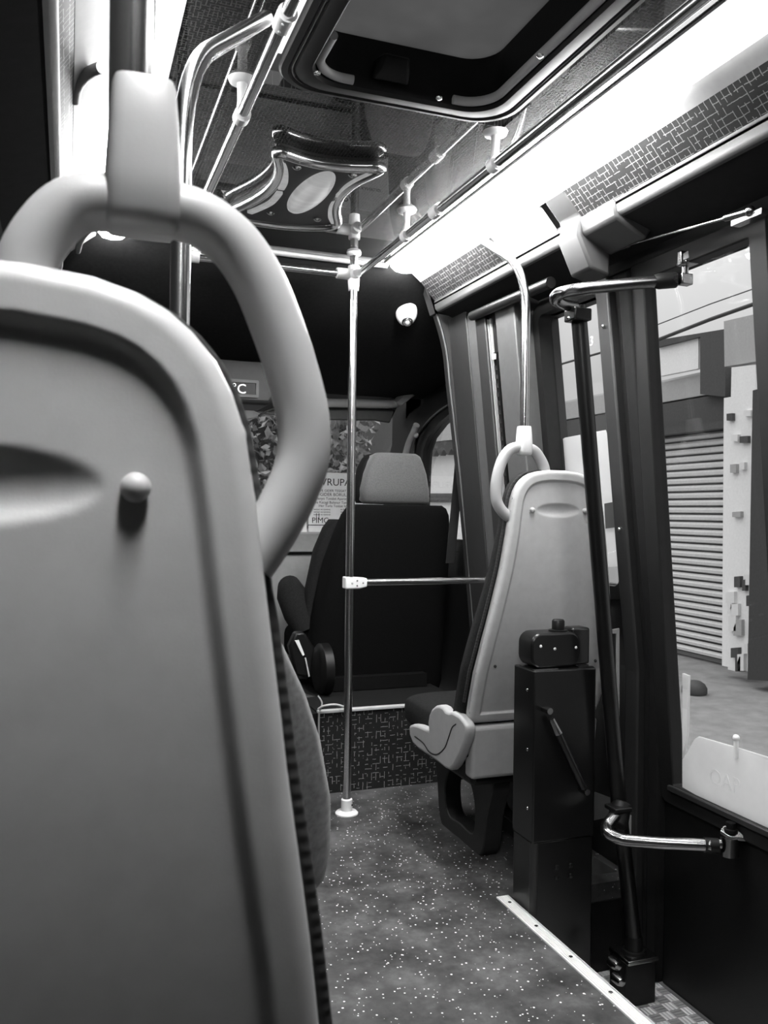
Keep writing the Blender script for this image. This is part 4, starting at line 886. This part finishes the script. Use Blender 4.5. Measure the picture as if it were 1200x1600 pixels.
mb = MB(); panel(mb, [(1024, 532), (1133, 514), (1134, 520), (1133, 620), (1094, 616), (1094, 526), (1026, 543)], .0, .2); mb.build('canopy_frame', M['walldark'], b)
y0, y1, z0, z1 = fx_(1134, 700).y, fx_(1034, 700).y + .6, GZ+.06, 2.02
mb = MB(); mb.box((EX+.16, y0, z0), (EX+.2, y1, z1)); s_ = mb.build('roller_shutter', M['walldark'], b)
n = 30
for k in range(n):
    z = z0 + (z1-z0)*k/n; h = (z1-z0)/n
    mb = MB(); mb.prism([(EX+.155, y0, z+.012), (EX+.12, y0, z+.02), (EX+.115, y0, z+h*.6), (EX+.15, y0, z+h-.008)], (0, y1-y0, 0)); mb.build('slat', M['slat'], s_)
mb = MB(); mb.box((EX+.05, y0-.15, GZ), (EX+.16, y0-.02, 2.02)); mb.build('door_jamb', M['wallpale'], b)
mb = MB(); panel(mb, [(1131, 502), (1196, 487), (1206, 560), (1132, 573)], -.25, .12); o = mb.build('sign_panel', M['signgrey']); tag(o, 'large blank grey shop sign at the upper right of the door window', 'sign')
g = thing('display_stand', fx_(1155, 1040, -.35), 'tall bright cluttered stand beside the roller shutter outside', 'stand')
mb = MB(); panel(mb, [(1131, 622), (1142, 620), (1143, 574), (1180, 570), (1178, 820), (1172, 1050), (1128, 1040)], -.3, .12); mb.build('panel', M['wallpale'], g)
random.seed(3)
for k in range(20):
    u = random.uniform(1133, 1166); v = random.choice([640, 680, 720, 760, 800, 850, 900, 930, 950, 970, 1000, 1020]) + random.uniform(-8, 8); w = random.uniform(5, 13); h = random.uniform(4, 16) if v < 860 else random.uniform(10, 26)
    mb = MB(); panel(mb, [(u, v), (u+w, v-1), (u+w, v+h), (u, v+h)], -.34, .06); mb.build('item', random.choice([M['signgrey'], M['walldark'], M['white'], M['mid'], M['white']]), g)
mb = MB(); panel(mb, [(1176, 610), (1215, 600), (1215, 1065), (1168, 1062)], -.5, .25); tag(mb.build('dark_post', M['post']), 'dark post outside at the right edge of the door window', 'post')
mb = MB(); c = fx_(1085, 1078, -1.2); mb.ball((c.x, c.y, c.z), .12, 14, (1, 1, .8)); tag(mb.build('dark_bin', M['post']), 'dark round shape on the pavement low in the door window', 'bin')
for k, (va, vb, r) in enumerate(((536, 464, .02), (512, 440, .006))):
    mb = MB(); a_, b_ = fx_(1000, va+6, -.9), fx_(1215, vb-2, -.9); mb.tube([a_+(a_-b_)*.35, a_, fx_(1110, (va+vb)/2-1, -.9), b_, b_+(b_-a_)*1.2], r, 8); tag(mb.build('overhead_cable', M['post']), ('thick' if k == 0 else 'thin') + ' dark cable crossing the sky in the door window', 'cable')
mb = MB(); mb.tube([fx_(838, 588, -.9), fx_(880, 568, -.9), fx_(960, 545, -.9)], .014, 8); tag(mb.build('overhead_cable', M['post']), 'dark cable crossing the upper side window', 'cable')
# far shop seen through the cab door window
g = thing('market_awning', fx_(690, 720), 'pale market awning with scalloped edge seen through the cab door window', 'awning')
mb = MB(); panel(mb, [(640, 668), (735, 655), (735, 684), (640, 694)], -1.0, .1); mb.build('fascia', M['curtain'], g)
mb = MB(); pts = [(640, 692), (735, 683)] ; low = [(735-95*t, 703+9*t+4.5*math.cos(t*2*PI*8)) for t in np.linspace(0, 1, 49)]; panel(mb, pts + low, -.98, .1); mb.build('scalloped_valance', M['walldark'], g)
mb = MB(); panel(mb, [(640, 700), (735, 690), (735, 772), (640, 772)], -.8, .1); mb.build('pale_curtain', M['wallpale'], g)
mb = MB(); panel(mb, [(640, 771), (735, 771), (735, 785), (640, 785)], -.85, .1); mb.build('ledge', M['mid'], g)
mb = MB(); panel(mb, [(640, 784), (735, 784), (735, 960), (640, 960)], -.8, .1); mb.build('lower_curtain', M['wallpale'], g)
# hedge in front of the windscreen
g = thing('leafy_hedge', (1.9, 9.0, GZ), 'dense leafy bush outside the windscreen between handle and pole', 'bush')
random.seed(11)
def leaves(nm, mat, n, seed):
    random.seed(seed); mb = MB()
    for k in range(n):
        c = Vector((random.uniform(-.6, 3.05), 9.0+random.uniform(-.5, .3), random.uniform(.5, 2.3)))
        s = random.uniform(.035, .075); a = Vector((random.gauss(0, 1), random.gauss(0, 1), random.gauss(0, 1))).normalized(); b_ = a.cross(Vector((random.gauss(0, 1), random.gauss(0, 1), random.gauss(0, 1)))).normalized(); n_ = a.cross(b_)*.012
        mb.add([c-a*s, c+b_*s*.5+n_, c+a*s, c-b_*s*.5+n_], [(0, 1, 2, 3)])
    mb.build(nm, mat, g)
leaves('foliage', M['leaf'], 7500, 1); leaves('light_foliage', M['leafl'], 2600, 2)
mb = MB(); mb.box((-.5, 8.95, .55), (3.0, 9.3, 2.1)); mb.build('core', M['bark'], g, bevel=.1)
for x in (.3, 1.2, 2.2):
    mb = MB(); mb.tube([(x, 9.1, GZ), (x+.05, 9.1, .8)], .06, 8); mb.build('stem', M['bark'], g)
mb = MB(); mb.box((-8, 22, GZ), (EX, 22.4, 5.5)); tag(mb.build('street_wall', M['farwall']), 'grey wall at the end of the street seen right of the pole through the windscreen', 'wall')

# ------------------------------------------------------------------ light
W = bpy.data.worlds.new('sky'); S.world = W; W.use_nodes = True
nt = W.node_tree; bg = nt.nodes['Background']; tc = nt.nodes.new('ShaderNodeTexCoord'); nz = nt.nodes.new('ShaderNodeTexNoise'); nz.inputs['Scale'].default_value = 2.0
nt.links.new(tc.outputs['Generated'], nz.inputs['Vector']); cr = nt.nodes.new('ShaderNodeValToRGB'); nt.links.new(nz.outputs['Fac'], cr.inputs[0])
cr.color_ramp.elements[0].position = .3; cr.color_ramp.elements[0].color = (.62, .62, .62, 1); cr.color_ramp.elements[1].position = .7; cr.color_ramp.elements[1].color = (.74, .74, .74, 1)
nt.links.new(cr.outputs[0], bg.inputs[0])
sx_ = nt.nodes.new('ShaderNodeSeparateXYZ'); nt.links.new(tc.outputs['Generated'], sx_.inputs[0])
mr = nt.nodes.new('ShaderNodeMapRange'); nt.links.new(sx_.outputs[2], mr.inputs[0])
mr.inputs[1].default_value = .15; mr.inputs[2].default_value = .9; mr.inputs[3].default_value = 1.0; mr.inputs[4].default_value = 3.6
nt.links.new(mr.outputs[0], bg.inputs[1])
